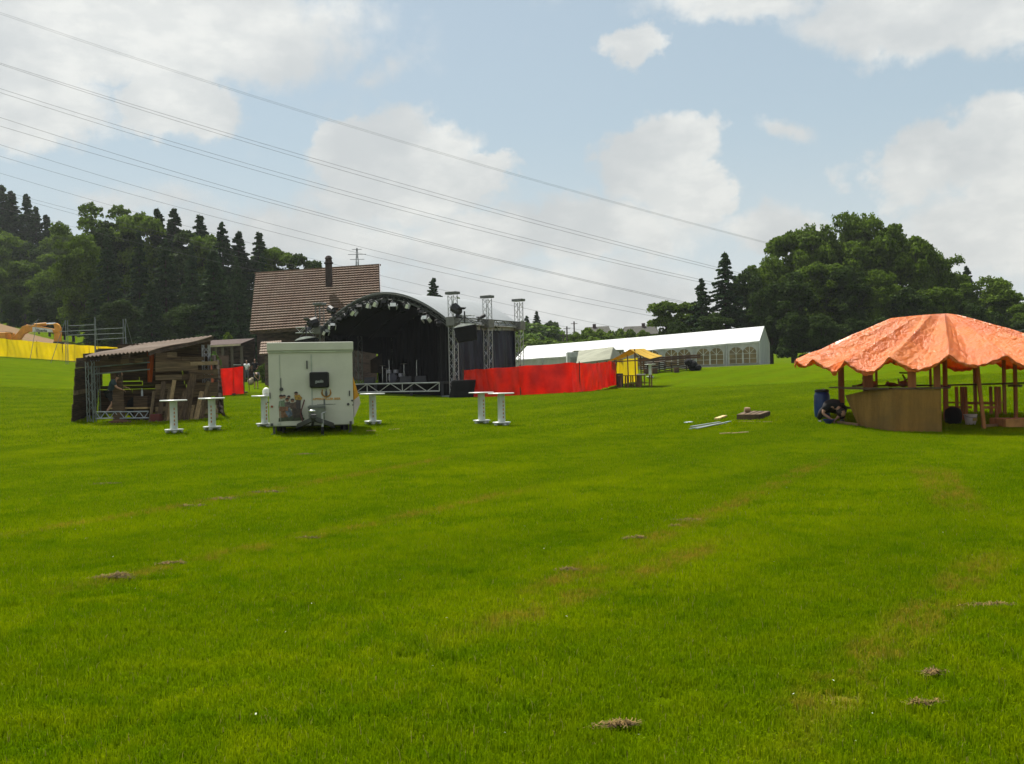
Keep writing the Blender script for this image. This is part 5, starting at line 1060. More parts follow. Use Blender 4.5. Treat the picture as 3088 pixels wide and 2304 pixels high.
MB().tube(E(104, 980, .2), E(140, 977, .2), .16, 8).build('cylinder', OR, ex, eo); MB().tube(E(138, 977, .2), E(168, 976, .2), .09, 8).build('piston_rod', MATS['chrome'], ex, eo)
MB().tube(E(40, 1020, .2), E(84, 981, .2), .15, 8).build('lift_cylinder', OR, ex, eo)
sgn = MB(); sgn.prism([E(98, 986, -.06), E(156, 992, -.06), E(160, 1002, -.06), E(98, 1001, -.06)], (0, .05, 0)); sg = sgn.build('arm_sign', mat('sign_white', (.55, .57, .55), .5), ex, eo)
q = text('Eberle', 0, 1, 0, 1, mat('sign_black', (.04, .04, .05)), sg, 'lettering', y=0, ext=.001)
a, b_ = E(110, 1000, -.09)-eo, E(142, 992, -.09)-eo
for v_ in q.data.vertices: x, z = v_.co.x, v_.co.z; v_.co = Vector((a.x+(b_.x-a.x)*x, a.y+v_.co.y, a.z+(b_.z-a.z)*z-.06*x))
m = MB(); m.box(E(-8, 1022, .3), (2.8, 2.2, 1.3)); m.build('engine_house', OR, ex, eo, bevel=.1)
m = MB(); zz = E(12, 1003).z
for px in (0, 12, 36): m.bar(E(px, 1024, -.5), E(px, 1003, -.5), .14)
m.bar(E(-4, 1003, -.5), E(38, 1006, -.5), .14); m.bar(E(0, 1003, 1), E(38, 1006, 1), .14); m.build('cab_frame', OR, ex, eo)
MB().box(E(8, 1014, .2), (1.2, 1.2, .9)).build('cab_glass', mat('dark_glass', (.03, .035, .04), .15), ex, eo)
m = MB(); zt_ = E(0, 1036).z
for s in (-1, 1): m.box((eo.x-.3, EY+s*1.1, (zt_+eo.z)/2), (4.0, .55, max(.6, zt_-eo.z)))
m.build('crawler_track', DKM, ex, eo, bevel=.15); MB().box((eo.x-.2, EY, zt_-.1), (1.6, 1.6, .9)).build('undercarriage', DKM, ex, eo)
plate('bucket', [(160, 1030), (182, 1030), (186, 1046), (172, 1054), (158, 1044)], .9, DKM, -.1)
sY = 93.5; s0 = gx(200, sY); sf = thing('scaffold_frame', 'galvanised scaffold frame with three tall posts and rails rising over the yellow fence', 'scaffold', s0)
m = MB()
def Sv(px, py, dy=0.0): return W(px, py, sY+dy)
for px, pyt in ((198, 966), (204, 966), (286, 956), (288, 962), (371, 962), (378, 962)):
    m2 = MB(); b = gx(px+1, sY); m2.tube(b, Sv(px, pyt), .032 if px != 286 else .05, 6); m2.build('post', STEEL, sf, s0)
for (x0, y0, x1, y1) in ((204, 983, 286, 979), (180, 1000, 286, 995), (204, 1011, 286, 1008), (288, 993, 372, 989), (288, 1008, 372, 1005), (288, 1024, 378, 1019)):
    MB().tube(Sv(x0, y0), Sv(x1, y1), .028, 5).build('rail', STEEL, sf, s0)
for (x0, y0, x1, dY) in ((197, 966, 153, -1.5), (371, 962, 395, -1.5), (379, 962, 420, 2.5), (112, 966, 90, -1), (286, 960, 302, 3)):
    f = gx(x1, sY+dY); MB().tube(Sv(x0, y0), f, .025, 5).build('brace', STEEL, sf, s0)
MB().tube(Sv(90, 985), Sv(117, 962), .03, 5).build('brace', STEEL, sf, s0)
wf = gx(3030, 70); wo = thing('wire_fence', 'thin galvanised railing behind the orange canopy at the right edge', 'fence', wf)
p = W(3012, 1006, 70); q = W(3130, 988, 70); MB().tube(p, q, .022, 5).build('rail', STEEL, wo, wf)
for px in (3027, 3079, 3125): MB().tube(gx(px, 70), W(px, 1005-(px-3020)*.15, 70), .025, 5).build('post', STEEL, wo, wf)

# ------------------------------------------------------------------ round booth with orange tarpaulin
BC = on(12.45, 28.6); bo = BC.copy(); zb_ = BC.z
booth = thing('round_booth', 'round timber bar booth under a shiny orange tarpaulin', 'booth', BC)
OT = bpy.data.materials.new('orange_tarp'); OT.use_nodes = True; t = NT(OT.node_tree); bs = t.n['Principled BSDF']
ob = t.add('ShaderNodeTexCoord').outputs['Object']
cc = t.mix(t.ramp(t.noise(ob, .7, 5, .6), .3, .7), (0.76, 0.150, 0.010), (0.86, 0.235, 0.018)); t.put(bs.inputs['Base Color'], cc)
bs.inputs['Roughness'].default_value = .3; bs.inputs['Specular IOR Level'].default_value = .4
vo = t.add('ShaderNodeTexVoronoi'); vo.feature = 'F1'; vo.distance = 'EUCLIDEAN'; t.put(vo.inputs['Vector'], t.mix(.25, ob, t.noise(ob, 5, 3, .6, col=True))); vo.inputs['Scale'].default_value = 11.0
hgt = t.math('ADD', t.math('MULTIPLY', vo.outputs['Distance'], 1.0), t.math('MULTIPLY', t.noise(ob, 9.0, 6, .65), 1.3)); hgt = t.math('ADD', hgt, t.math('MULTIPLY', t.noise(ob, 2.2, 4, .6), 1.6))
bn = t.add('ShaderNodeBump'); bn.inputs['Strength'].default_value = .85; bn.inputs['Distance'].default_value = .055; t.put(bn.inputs['Height'], hgt); t.l.new(bn.outputs[0], bs.inputs['Normal']); bs.inputs['Coat Weight'].default_value = .6; bs.inputs['Coat Roughness'].default_value = .2; t.l.new(bn.outputs[0], bs.inputs['Coat Normal'])
trn = t.add('ShaderNodeBsdfTranslucent'); t.put(trn.inputs[0], cc); mx = t.add('ShaderNodeMixShader'); mx.inputs[0].default_value = .28
t.l.new(bs.outputs[0], mx.inputs[1]); t.l.new(trn.outputs[0], mx.inputs[2]); t.l.new(mx.outputs[0], t.n['Material Output'].inputs['Surface'])
cdir = math.atan2(-BC.y, -BC.x)         # direction from the booth to where one comes up the meadow
def PB(phi, r, z): a = cdir+R(phi); return Vector((BC.x+r*math.cos(a), BC.y+r*math.sin(a), zb_+z))
# rafters at these bearings (0 = towards the viewer's side, negative = picture left)
RF = [-176, -156, -134, -113, -92, -72, -55, -37, -19, 1.5, 21, 42, 64, 88, 112, 136, 160]
def fold(phi):
    p = (phi+176) % 360-176
    xs = RF+[RF[0]+360]
    for i in range(len(xs)-1):
        if xs[i] <= p < xs[i+1]: return i, (p-xs[i])/(xs[i+1]-xs[i])
    return 0, 0
rsd = random.Random(4); SAG = [rsd.uniform(.8, 1.2) for _ in range(len(RF)+1)]; OFF = [rsd.uniform(-.06, .06) for _ in range(len(RF)+1)]; OFF[-1] = OFF[0]
def zkink(phi): return 3.03
def canopy(s, t_):
    phi = -176+360*s; i, f = fold(phi); sg = math.sin(math.pi*f)
    rk = .95+.55*max(0, math.cos(R(phi+88)))-.45*max(0, math.cos(R(phi-88)))
    Rr_ = 3.95+.25*max(0, math.cos(R(phi+90)))
    rr = t_
    if rr < .25: r = rk*rr/.25; z = 3.07-.10*(rr/.25)**1.6
    elif rr < .9: q = (rr-.25)/.65; r = rk+(Rr_-rk)*q; z = 2.97-(2.97-1.82)*q
    else: q = (rr-.9)/.1; r = Rr_-.02*q; z = 1.82-.05*q
    w = max(0, (rr-.10)/.8)**1.3; tight = (1-abs(2*f-1)**.8 if True else sg)
    lag = sg*SAG[i]*w
    lag = (sg**.75)*SAG[i]*w*(1.0 if phi > -45 else .62)
    z -= .40*lag*(1-.42*max(0, (rr-.6)/.4)); r -= .08*lag
    if rr > .9: z -= .06*lag*((rr-.9)/.1)
    o = OFF[i]*(1-f)+OFF[i+1]*f
    z -= .10*(1-abs(2*f-1))**.5*math.sin(math.pi*min(1, max(0, rr)))
    z += o*w+.012*math.sin(phi*1.9+rr*23)*w+.010*math.sin(phi*.83-rr*41)*w+.02*math.sin(phi*.37+rr*9)*w
    r += .015*math.sin(phi*2.7+rr*13)*w
    return PB(phi, r, z)
MB().grid(canopy, 540, 64, thick=(0, 0, -.006)).build('canopy', OT, booth, bo, smooth=True)
m = MB().lathe([(.10, -.16), (.13, 0), (.09, .17)], tuple(W(3081, 1040, 28.2)), 10, M=Matrix.Rotation(R(50), 3, 'X')); m.build('canopy_roll', OT, booth, bo, smooth=True)
BW = mat('booth_wood', (.34, .14, .045), .8, var=.35, vscale=3, stretch=(1, 1, .2), bump=.3, bscale=14)
for i, ph in enumerate(RF):
    if True:
        MB().bar(PB(ph, .2, 2.92), PB(ph, 3.75, 1.76+OFF[i]*.8), .06, .09).build('rafter', BW, booth, bo)
MB().tube(PB(0, 0, 0), PB(0, 0, 2.95), .07, 8).build('center_post', BW, booth, bo)
def top(r): return 3.0-(r-.95)*.36-.12
# posts found in the picture: (px, ground distance, width, thick)
PP = [(2539, 28.6, .15, .09), (2620, 26.8, .26, .05), (2753, 25.9, .20, .06), (2829, 25.7, .16, .05), (2645, 30.9, .06, .06), (2808, 31.3, .06, .06), (2942, 31.2, .09, .07), (2957, 26.1, .08, .07), (3030, 30.4, .09, .07), (3064, 28.6, .09, .07), (3110, 27.2, .09, .07), (3150, 29.4, .09, .07)]
def btop(p, lift=0.0):
    r = (Vector((p.x, p.y, 0))-Vector((BC.x, BC.y, 0))).length; return zb_+min(2.8, 2.95-(r-.95)*.38-.30)
for px, Y, w_, th_ in PP:
    a = gx(px, Y); lean = .10 if px == 2957 else 0
    MB().bar(a-Vector((-lean, 0, .05)), Vector((a.x-lean, a.y, btop(a))), w_, th_, up=(0, 1, 0)).build('post', BW, booth, bo)
# curved reed mat front, hung on the frame
REED = bpy.data.materials.new('reed_mat'); REED.use_nodes = True; t = NT(REED.node_tree); bs = t.n['Principled BSDF']; ob = t.add('ShaderNodeTexCoord').outputs['Object']
wv = t.noise(t.mapping(ob, scale=(60, 60, 1.2)), 2.0, 3, .6); shadow_n = t.noise(ob, .9, 4, .6)
cc = t.mix(t.ramp(wv, .3, .7), (.15, .075, .010), (.24, .125, .016)); cc = t.mix(t.ramp(t.noise(t.mapping(ob, scale=(5, 5, .25)), 1.0, 4, .6), .38, .62, 0, .55), cc, (.30, .165, .03)); cc = t.mix(t.ramp(shadow_n, .35, .7, 0, .7), cc, (.12, .075, .018)); t.put(bs.inputs['Base Color'], cc); bs.inputs['Roughness'].default_value = .85  # broad darker patches are cast shadow painted into the reed colour
bn = t.add('ShaderNodeBump'); bn.inputs['Strength'].default_value = .5; bn.inputs['Distance'].default_value = .02; t.put(bn.inputs['Height'], t.math('ADD', wv, t.noise(t.mapping(ob, scale=(1, 1, 14)), 2, 2))); t.l.new(bn.outputs[0], bs.inputs['Normal'])
mp = [(2588, 27.0), (2618, 26.45), (2655, 26.0), (2700, 25.7), (2760, 25.55), (2841, 25.45)]
mpt = [(2549, 27.2), (2590, 26.75), (2645, 26.2), (2700, 25.8), (2760, 25.6), (2838, 25.5)]
def crv(L, s):
    x = s*(len(L)-1); i = min(int(x), len(L)-2); f = x-i; f = f; return L[i][0]*(1-f)+L[i+1][0]*f, L[i][1]*(1-f)+L[i+1][1]*f
def rmat(s, t_):
    a = gx(*crv(mp, s)); px, Y = crv(mpt, s); tpY = 1194-(1194-1175)*min(1, s*2.6); b = W(px, tpY, Y)
    p = a.lerp(b, t_); n = Vector((-.4, -.9, 0)); return p+n*(.04*math.sin(s*14)*(1-.4*t_)+.05*math.exp(-((s-.42)/.08)**2)*(t_-.3))+Vector((0, 0, .01))
MB().grid(rmat, 80, 10, thick=(.006, .02, 0)).build('reed_front', REED, booth, bo, smooth=True)
BD = mat('counter_wood', (.10, .06, .035), .85, var=.3, vscale=2)
def ctr(pts, w_, th_, name='counter_board'):
    m = MB()
    for (x0, y0, Y0), (x1, y1, Y1) in zip(pts[:-1], pts[1:]): m.bar(W(x0, y0, Y0), W(x1, y1, Y1), w_, th_)
    m.build(name, BD, booth, bo)
ctr([(2510, 1168, 27.4), (2560, 1170, 27.0)], .3, .03); ctr([(2556, 1170, 27.0), (2620, 1172, 26.5), (2690, 1171, 26.0), (2760, 1171, 25.8), (2845, 1169, 25.6)], .42, .05)
ctr([(2585, 1164, 30.2), (2700, 1163, 31.0), (2840, 1162, 31.2), (2950, 1159, 31.0), (3030, 1157, 30.3), (3082, 1155, 28.9)], .40, .05)
ctr([(2845, 1170, 25.6), (2850, 1166, 27.0)], .3, .04); ctr([(3042, 1163, 27.8), (3080, 1163, 27.6)], .3, .06, 'shelf'); ctr([(2714, 1124, 27.0), (2760, 1126, 26.8)], .25, .04, 'shelf'); ctr([(2548, 1229, 27.8), (2566, 1230, 27.6)], .1, .06, 'rail')
m = MB()
def st2(px, py, Y): return W(px, py, Y)
for (x0, y0, x1, y1, Y, w_) in ((2842, 1214, 3030, 1214, 30.6, .05), (2860, 1228, 2930, 1228, 29.6, .07), (2960, 1229, 3012, 1228, 27.2, .07), (2900, 1217, 3010, 1217, 30.8, .05)):
    MB().bar(st2(x0, y0, Y), st2(x1, y1, Y), .03, w_).build('rail', BW, booth, bo)
for px, Y in ((2856, 29.2), (2887, 30.0), (2903, 28.4), (2914, 29.6), (2990, 30.2), (3006, 28.6), (3016, 30.4)):
    a = gx(px, Y); b = W(px-3, 1166, Y); MB().bar(a, b, .085, .05, up=(0, 1, 0)).build('stud', BW, booth, bo)
# ground beams
MB().bar(gx(2526, 27.5)+Vector((0, 0, .04)), gx(2590, 26.9)+Vector((0, 0, .04)), .07, .07).build('ground_beam', mat('ground_beam_wood', (.24, .15, .08), .85), booth, bo)
MB().bar(gx(2962, 26.3)+Vector((0, 0, .05)), gx(3010, 26.6)+Vector((0, 0, .05)), .08, .09).build('ground_beam', MATS['ground_beam_wood'], booth, bo)
o = MB().bar(Vector((-.0, 0, .12)), Vector((1.6, .0, .10)), .9, .22).build('plank_platform', mat('platform_wood', (.42, .21, .065), .8, var=.2, stretch=(1, 4, 1)), None, bevel=.01); solo(o, 'low orange brown wooden platform at the right edge beside the booth', 'platform', gx(3008, 26.6))
# things in and on the booth
for i, (px, py, Y, sc) in enumerate(((2605, 1166, 30.0, .9), (2687, 1166, 30.6, 1.0), (2725, 1168, 26.6, 1.15))):
    o = thing('root_ornament', ['curled reddish root ornament at the left end of the booth counter', 'small lumpy root ornament in the middle of the booth counter', 'spiky animal shaped root ornament on the booth counter'][i], 'ornament', W(px, py, Y), 0, 'root ornaments on the counter'); RM = mat('root_red', (.16, .045, .015), .8, var=.3)
    m = MB()
    if i == 0: m.path([Vector((-.25, 0, .03)), Vector((-.05, 0, .08)), Vector((.02, 0, .2)), Vector((-.03, 0, .3)), Vector((.05, 0, .36))], .035, 6); m.ball((.05, 0, .08), (.13, .08, .07), 8, 5)
    elif i == 1: m.ball((0, 0, .06), (.2, .1, .07), 8, 5); m.ball((.14, 0, .04), (.12, .08, .05), 8, 5); m.ball((-.1, 0, .11), (.06, .05, .06), 6, 4)
    else:
        m.ball((0, 0, .08), (.13, .08, .08), 8, 5); m.path([Vector((0, 0, .1)), Vector((.04, 0, .2)), Vector((-.02, 0, .30))], .022, 5); m.path([Vector((.04, 0, .16)), Vector((.12, 0, .2)), Vector((.14, 0, .28))], .02, 5); m.path([Vector((-.1, 0, .08)), Vector((-.12, 0, .2))], .02, 5)
    m.build('root', RM, o, smooth=True); o.scale = (sc,)*3
o = MB().ball((0, 0, .10), (.19, .15, .10), 12, 6).build('round_basket', mat('basket', (.30, .12, .04), .8), None, smooth=True); solo(o, 'round reddish basket on the booth counter behind the wide post', 'basket', W(2627, 1170, 27.4))
o = MB().lathe([(.20, 0), (.225, .15), (.225, .30), (.20, .40), (.10, .46), (.02, .47)], n=16).build('bag', BLACKC, None, smooth=True); solo(o, 'black full rubbish bag on the shaded ground in the booth', 'bag', gx(2875, 27.6))
bk = thing('bucket', 'whitish plastic bucket with label on the shaded ground in the booth', 'bucket', gx(2927, 27.3))
MB().lathe([(.13, 0), (.165, .27), (.175, .27), (.175, .29), (.16, .29), (.125, .02)], n=20).build('tub', mat('tub_white', (.50, .46, .44), .5), bk, smooth=False); MB().path([Vector((.17*math.cos(a), .17*math.sin(a)-.01, .27-.07*abs(math.sin(a)))) for a in np.linspace(math.pi, 2*math.pi, 9)], .006, 4).build('handle', DKM, bk); MB().box((0.05, -.155, .15), (.12, .01, .08)).build('label_patch', mat('label_yellow', (.35, .28, .08)), bk)
br_ = thing('barrel', 'blue plastic barrel with black lid ring left of the booth', 'barrel', gx(2480, 29.2))
MB().lathe([(.17, 0), (.215, .05), (.232, .25), (.232, .48), (.222, .66), (.185, .76)], n=28).build('body', mat('barrel_blue', (.012, .045, .17), .35, var=.2), br_, smooth=True)
MB().lathe([(.19, .76), (.205, .77), (.205, .81), (.19, .83)], n=24).build('lid_ring', mat('ring_black', (.015, .015, .015), .5), br_, smooth=False); MB().lathe([(.18, .815), (.17, .84), (.02, .845)], n=20).build('lid', mat('lid_black', (.02, .02, .02), .5), br_)
MB().box((0, -.17, .845), (.08, .03, .03)).build('clamp', CHR, br_)
bw = thing('bowl', 'small blue bowl on the grass under the crouching person', 'bowl', gx(2499, 27.4)); MB().lathe([(.06, 0), (.15, .10), (.165, .13), (.15, .13), (.05, .02)], n=18).build('bowl_shell', mat('bowl_blue', (.02, .035, .16), .4), bw)

# ------------------------------------------------------------------ timber and metal lying on the grass
def lay(name, cat, lab, p0, p1, w_, h_, m_, grp='pieces lying on the grass'):
    a, b = G(*p0, y0=15), G(*p1, y0=15); c_ = a.lerp(b, .5); o = MB().bar(a+Vector((0, 0, h_/2+.02)), b+Vector((0, 0, h_/2+.02)), w_, h_).build(name, m_, None, c_); solo(o, lab, cat, c_, grp); return o
lay('plank', 'plank', 'short bright new plank on the grass left of the pallet frame', (2161, 1268), (2186, 1259), .14, .05, mat('bright_wood', (.62, .44, .18), .8))
lay('lath', 'lath', 'left of two thin pale laths lying in line on the grass', (2172, 1311), (2201, 1309), .07, .02, RAWW); lay('lath', 'lath', 'right of two thin pale laths lying in line on the grass', (2208, 1310), (2256, 1306), .06, .02, RAWW)
lay('lath', 'lath', 'long thin lath lying just in front of the pallet frame', (2226, 1274), (2330, 1275), .05, .02, RAWW)
lay('sheet', 'sheet', 'small white sheet on the grass left of the metal strips', (2067, 1277), (2084, 1275), .16, .015, mat('sheet_white', (.6, .62, .6)))
lay('plank', 'plank', 'short pale plank on the grass just right of the trailer', (1106, 1303), (1132, 1302), .12, .03, RAWW); lay('lath', 'lath', 'thin pale lath further right of the trailer', (1174, 1298), (1204, 1296), .06, .02, RAWW)
a = G(2130, 1287, y0=15); ms = thing('metal_strips', 'bundle of grey metal strips lying aslant on the grass', 'metal', a)
for i, (p0, p1) in enumerate((((2078, 1297), (2190, 1280)), ((2088, 1296), (2196, 1277)), ((2100, 1298), (2202, 1276)), ((2084, 1293), (2170, 1279)))):
    p, q = G(*p0, y0=15), G(*p1, y0=15); MB().bar(p+Vector((0, 0, .03+.01*i)), q+Vector((0, 0, .03+.01*i)), .07, .02).build('strip', mat('strip_grey', (.25, .28, .27), .5, .3), ms, a)
a = G(2270, 1266, y0=15); pf = thing('pallet_frame', 'brown timber frame like a low open box on the grass', 'pallet', a)
cs4 = [G(2224, 1268, y0=15), G(2290, 1268, y0=15), G(2321, 1257, y0=15), G(2250, 1256, y0=15)]
for p, q in zip(cs4, cs4[1:]+cs4[:1]): MB().bar(p+Vector((0, 0, .09)), q+Vector((0, 0, .09)), .04, .16).build('side_board', mat('pallet_wood', (.09, .06, .03), .9, var=.3), pf, a)
for f in (.15, .4, .65, .9): MB().bar(cs4[0].lerp(cs4[1], f)+Vector((0, 0, .165)), cs4[3].lerp(cs4[2], f)+Vector((0, 0, .165)), .12, .02).build('slat', mat('pallet_slat', (.15, .10, .05), .9, var=.3), pf, a)
a = G(2254, 1262, y0=15); o = MB().lathe([(.07, -.08), (.08, 0), (.07, .08)], (0, 0, 0), 10, M=Matrix.Rotation(R(90), 3, 'Y')).build('wood_block', mat('log_wood', (.30, .20, .11), .85), None); solo(o, 'small log block lying on the pallet frame', 'log', a+Vector((0, 0, .255)))

# clumps of mown hay
HAYM = mat('hay', (.20, .125, .035), .95, var=.35, vscale=8); HAYD = mat('hay_dark', (.09, .06, .02), .95)
for i, (px, py, w_, h_, n, lab) in enumerate(((345, 1745, .25, .09, 900, 'largest hay clump on the left foreground grass'), (538, 1704, .20, .05, 450, 'smaller hay clump right of the largest one, left foreground'), (1918, 1628, .16, .07, 350, 'dark little hay clump right of centre on the grass'),
        (1855, 2195, .12, .035, 420, 'flat hay clump near the bottom of the picture'), (2830, 2035, .11, .02, 260, 'flat hay patch low on the right side of the grass'), (2800, 2125, .10, .02, 200, 'flat hay patch below the other one, bottom right'), (805, 1488, .28, .05, 350, 'hay clump furthest right in the second mown row'), (680, 1507, .30, .04, 300, 'hay clump in the middle of the second mown row'), (585, 1528, .2, .04, 200, 'hay clump left in the second mown row'),
        (922, 1372, .35, .06, 250, 'brown hay clump on the grass below the trailer'), (325, 1461, .28, .05, 200, 'brown hay clump at the left below the high tables'), (930, 1626, .16, .04, 200, 'thin pale hay clump in the first mown row'), (2090, 1572, .24, .05, 400, 'ragged brown hay clump on the right hand mown row'), (1700, 1723, .14, .05, 250, 'brown hay clump left on the right hand mown row'), (2040, 1590, .12, .04, 150, 'tiny brown hay clump left beside the ragged one'), (3000, 1830, .2, .03, 300, 'thin hay patch at the right edge of the grass'))):
    g = G(px, py); rs = np.random.RandomState(100+i); m = MB(); sc_ = [(rs.uniform(-.7, .7)*w_, rs.uniform(-.25, .25)*w_, rs.uniform(.12, .3)) for _ in range(5)]
    for k in range(int(n*.6)):
        q_ = sc_[rs.randint(5)]; x, y = q_[0]+rs.normal(0, w_*q_[2]), q_[1]+rs.normal(0, w_*q_[2]*.5); z = .34*h_*math.exp(-(x/w_)**2*2-(y/w_)**2*6)*rs.uniform(.2, 1.1)+.012
        a = rs.uniform(0, 6.28); l = rs.uniform(.02, .06)*(1 if g.y < 12 else 1.6); d = Vector((math.cos(a)*l, math.sin(a)*l, rs.uniform(-.4, .5)*l)); s = Vector((-math.sin(a), math.cos(a), 0))*(.0022 if g.y < 12 else .004)
        p = Vector((x, y, z)); q = p+d*.5+Vector((0, 0, .006)); m.add([p-d*.5-s, p-d*.5+s, q+s, q-s], [(0, 1, 2, 3)], mi=int(rs.rand() < .3))
    solo(m.build('hay_clump', [HAYM, HAYD], None), lab, 'hay clump', g, 'hay clumps on the meadow')
# pale leaves and petals
m = MB(); rs = np.random.RandomState(77)
for k in range(70):
    Y = rs.uniform(4.2, 14); x = rs.uniform(-.55, .55)*Y; z = Hz(x, Y)+.05; a = rs.uniform(0, 6.28); l = rs.uniform(.003, .007); d, e = Vector((math.cos(a), math.sin(a), .3))*l, Vector((-math.sin(a), math.cos(a), 0))*l*.6; p = Vector((x, Y, z)); m.add([p-d-e, p+d-e, p+d+e, p-d+e], [(0, 1, 2, 3)])
o = m.build('fallen_petals', mat('petal', (.42, .46, .30), .8), None); tag(o, 'tiny pale petals and clover heads strewn in the grass', 'petals', kind='stuff')

# ------------------------------------------------------------------ people
SKIN = mat('skin', (.36, .20, .13), .6, var=.08); HAIR = mat('dark_hair', (.03, .02, .015), .7)
def skin_mesh(name, V, Ed, rad, m_, sub=1):
    me = bpy.data.meshes.new('t'); me.from_pydata([tuple(v) for v in V], Ed, []); o = bpy.data.objects.new('t', me); C.objects.link(o)
    sk = o.modifiers.new('s', 'SKIN'); sk.use_smooth_shade = True
    for i, r in enumerate(rad): r = r if isinstance(r, tuple) else (r, r); me.skin_vertices[0].data[i].radius = r
    me.skin_vertices[0].data[0].use_root = True
    if sub: s = o.modifiers.new('b', 'SUBSURF'); s.levels = s.render_levels = sub
    bpy.context.view_layer.update(); ev = bpy.data.meshes.new_from_object(o.evaluated_get(bpy.context.evaluated_depsgraph_get())); C.objects.unlink(o)
    ev.name = name; ev.materials.clear(); ev.materials.append(m_); return ev
def person(lab, loc, J, shirt, pants, shorts=False, sc=1.0, hair=HAIR, shoe=None, hx=(0, -1, 0)):
    """J: joints, x right, y away, z up: pelvis, waist, chest, neck, head, shL/R, elL/R, haL/R, hipL/R, knL/R, anL/R"""
    J = {k: Vector(v) for k, v in J.items()}; o = thing('person', lab, 'person', loc); o.scale = (sc,)*3
    K = ['pelvis', 'waist', 'chest', 'neck', 'head', 'shL', 'elL', 'haL', 'shR', 'elR', 'haR', 'hipL', 'knL', 'anL', 'hipR', 'knR', 'anR']
    I = {k: i for i, k in enumerate(K)}; E_ = [('pelvis', 'waist'), ('waist', 'chest'), ('chest', 'neck'), ('neck', 'head'), ('chest', 'shL'), ('shL', 'elL'), ('elL', 'haL'), ('chest', 'shR'), ('shR', 'elR'), ('elR', 'haR'), ('pelvis', 'hipL'), ('hipL', 'knL'), ('knL', 'anL'), ('pelvis', 'hipR'), ('hipR', 'knR'), ('knR', 'anR')]
    rad = dict(pelvis=.115, waist=.10, chest=.115, neck=.055, head=.095, shL=.065, shR=.065, elL=.042, elR=.042, haL=.03, haR=.03, hipL=.09, hipR=.09, knL=.058, knR=.058, anL=.042, anR=.042)
    V = [J[k] for k in K]; ed = [(I[a], I[b]) for a, b in E_]
    body = bpy.data.objects.new('body', skin_mesh('body', V, ed, [rad[k] for k in K], SKIN)); C.objects.link(body); body.parent = o
    # feet, five fingered hands and face grown onto the body
    m = MB(); f = Vector(hx).normalized(); rt = f.cross(Vector((0, 0, 1)))
    hd = J['head']; up = (J['head']-J['neck']).normalized()
    m.ball(hd+up*.03, (.075, .092, .115), 12, 9, M=(up.to_track_quat('Z', 'Y').to_matrix()))
    m.ball(hd+f*.095+up*.01, (.014, .018, .024), 6, 5)
    for s in (-1, 1): m.ball(hd+rt*s*.078+up*.01, (.012, .02, .03), 6, 5)
    for h, e in (('haL', 'elL'), ('haR', 'elR')):
        d = (J[h]-J[e]).normalized(); sd_ = d.cross(Vector((0, .3, 1))).normalized(); nn = d.cross(sd_)
        m.ball(J[h]+d*.04, (.022, .042, .052), 8, 6, M=Matrix((nn, sd_, d)).transposed())
        for i, l in enumerate((.062, .072, .068, .054)):
            p = J[h]+d*.075+sd_*(-.030+.020*i); q = p+d*l*.55+nn*.012; m.tube(p, q, .009, 5, .008); m.tube(q, q+d*l*.4+nn*.028, .008, 5, .006)
        p = J[h]+d*.02-sd_*.038; q = p+d*.035-sd_*.022; m.tube(p, q, .011, 5, .009); m.tube(q, q+d*.03+nn*.01, .009, 5, .007)
    tmp = bmesh.new(); tmp.from_mesh(body.data); me2 = bpy.data.meshes.new('t'); me2.from_pydata(m.v, [], m.f); tmp.from_mesh(me2); tmp.to_mesh(body.data); tmp.free()
    body.data.polygons.foreach_set('use_smooth', [True]*len(body.data.polygons))
    def cloth(name, ks, es, m_, fat, trim=None):
        tr2 = dict(J)
        if trim: tr2.update(trim)
        v = [tr2[k] for k in ks]; ii = {k: i for i, k in enumerate(ks)}; me = skin_mesh(name, v, [(ii[a], ii[b]) for a, b in es], [rad[k]*fat+.022 for k in ks], m_)
        c = bpy.data.objects.new(name, me); C.objects.link(c); c.parent = o
    se = {'elL': J['shL'].lerp(J['elL'], .75), 'elR': J['shR'].lerp(J['elR'], .75)}
    cloth('shirt', ['pelvis', 'waist', 'chest', 'shL', 'elL', 'shR', 'elR'], [('pelvis', 'waist'), ('waist', 'chest'), ('chest', 'shL'), ('shL', 'elL'), ('chest', 'shR'), ('shR', 'elR')], shirt, 1.22, se)
    tp = {} if not shorts else {'knL': J['hipL'].lerp(J['knL'], .92), 'knR': J['hipR'].lerp(J['knR'], .92)}
    ks = ['pelvis', 'hipL', 'knL', 'hipR', 'knR']; es = [('pelvis', 'hipL'), ('hipL', 'knL'), ('pelvis', 'hipR'), ('hipR', 'knR')]
    if not shorts: ks += ['anL', 'anR']; es += [('knL', 'anL'), ('knR', 'anR')]
    cloth('trousers', ks, es, pants, 1.12, tp)
    hm = MB(); hm.ball(hd+up*.035-f*.028, (.098, .112, .122), 12, 8, M=(up.to_track_quat('Z', 'Y').to_matrix())); hm.build('hair', hair, o, smooth=True)
    for k in ('anL', 'anR'):
        MB().ball(J[k]+f*.06+Vector((0, 0, -.035)), (.05, .13, .045) if abs(f.y) > abs(f.x) else (.13, .05, .045), 10, 6).build('shoe', shoe or DKM, o, smooth=True)
    return o
def cl(name, c): return mat(name, c, .9, var=.2, vscale=5, bump=.4, bscale=10)
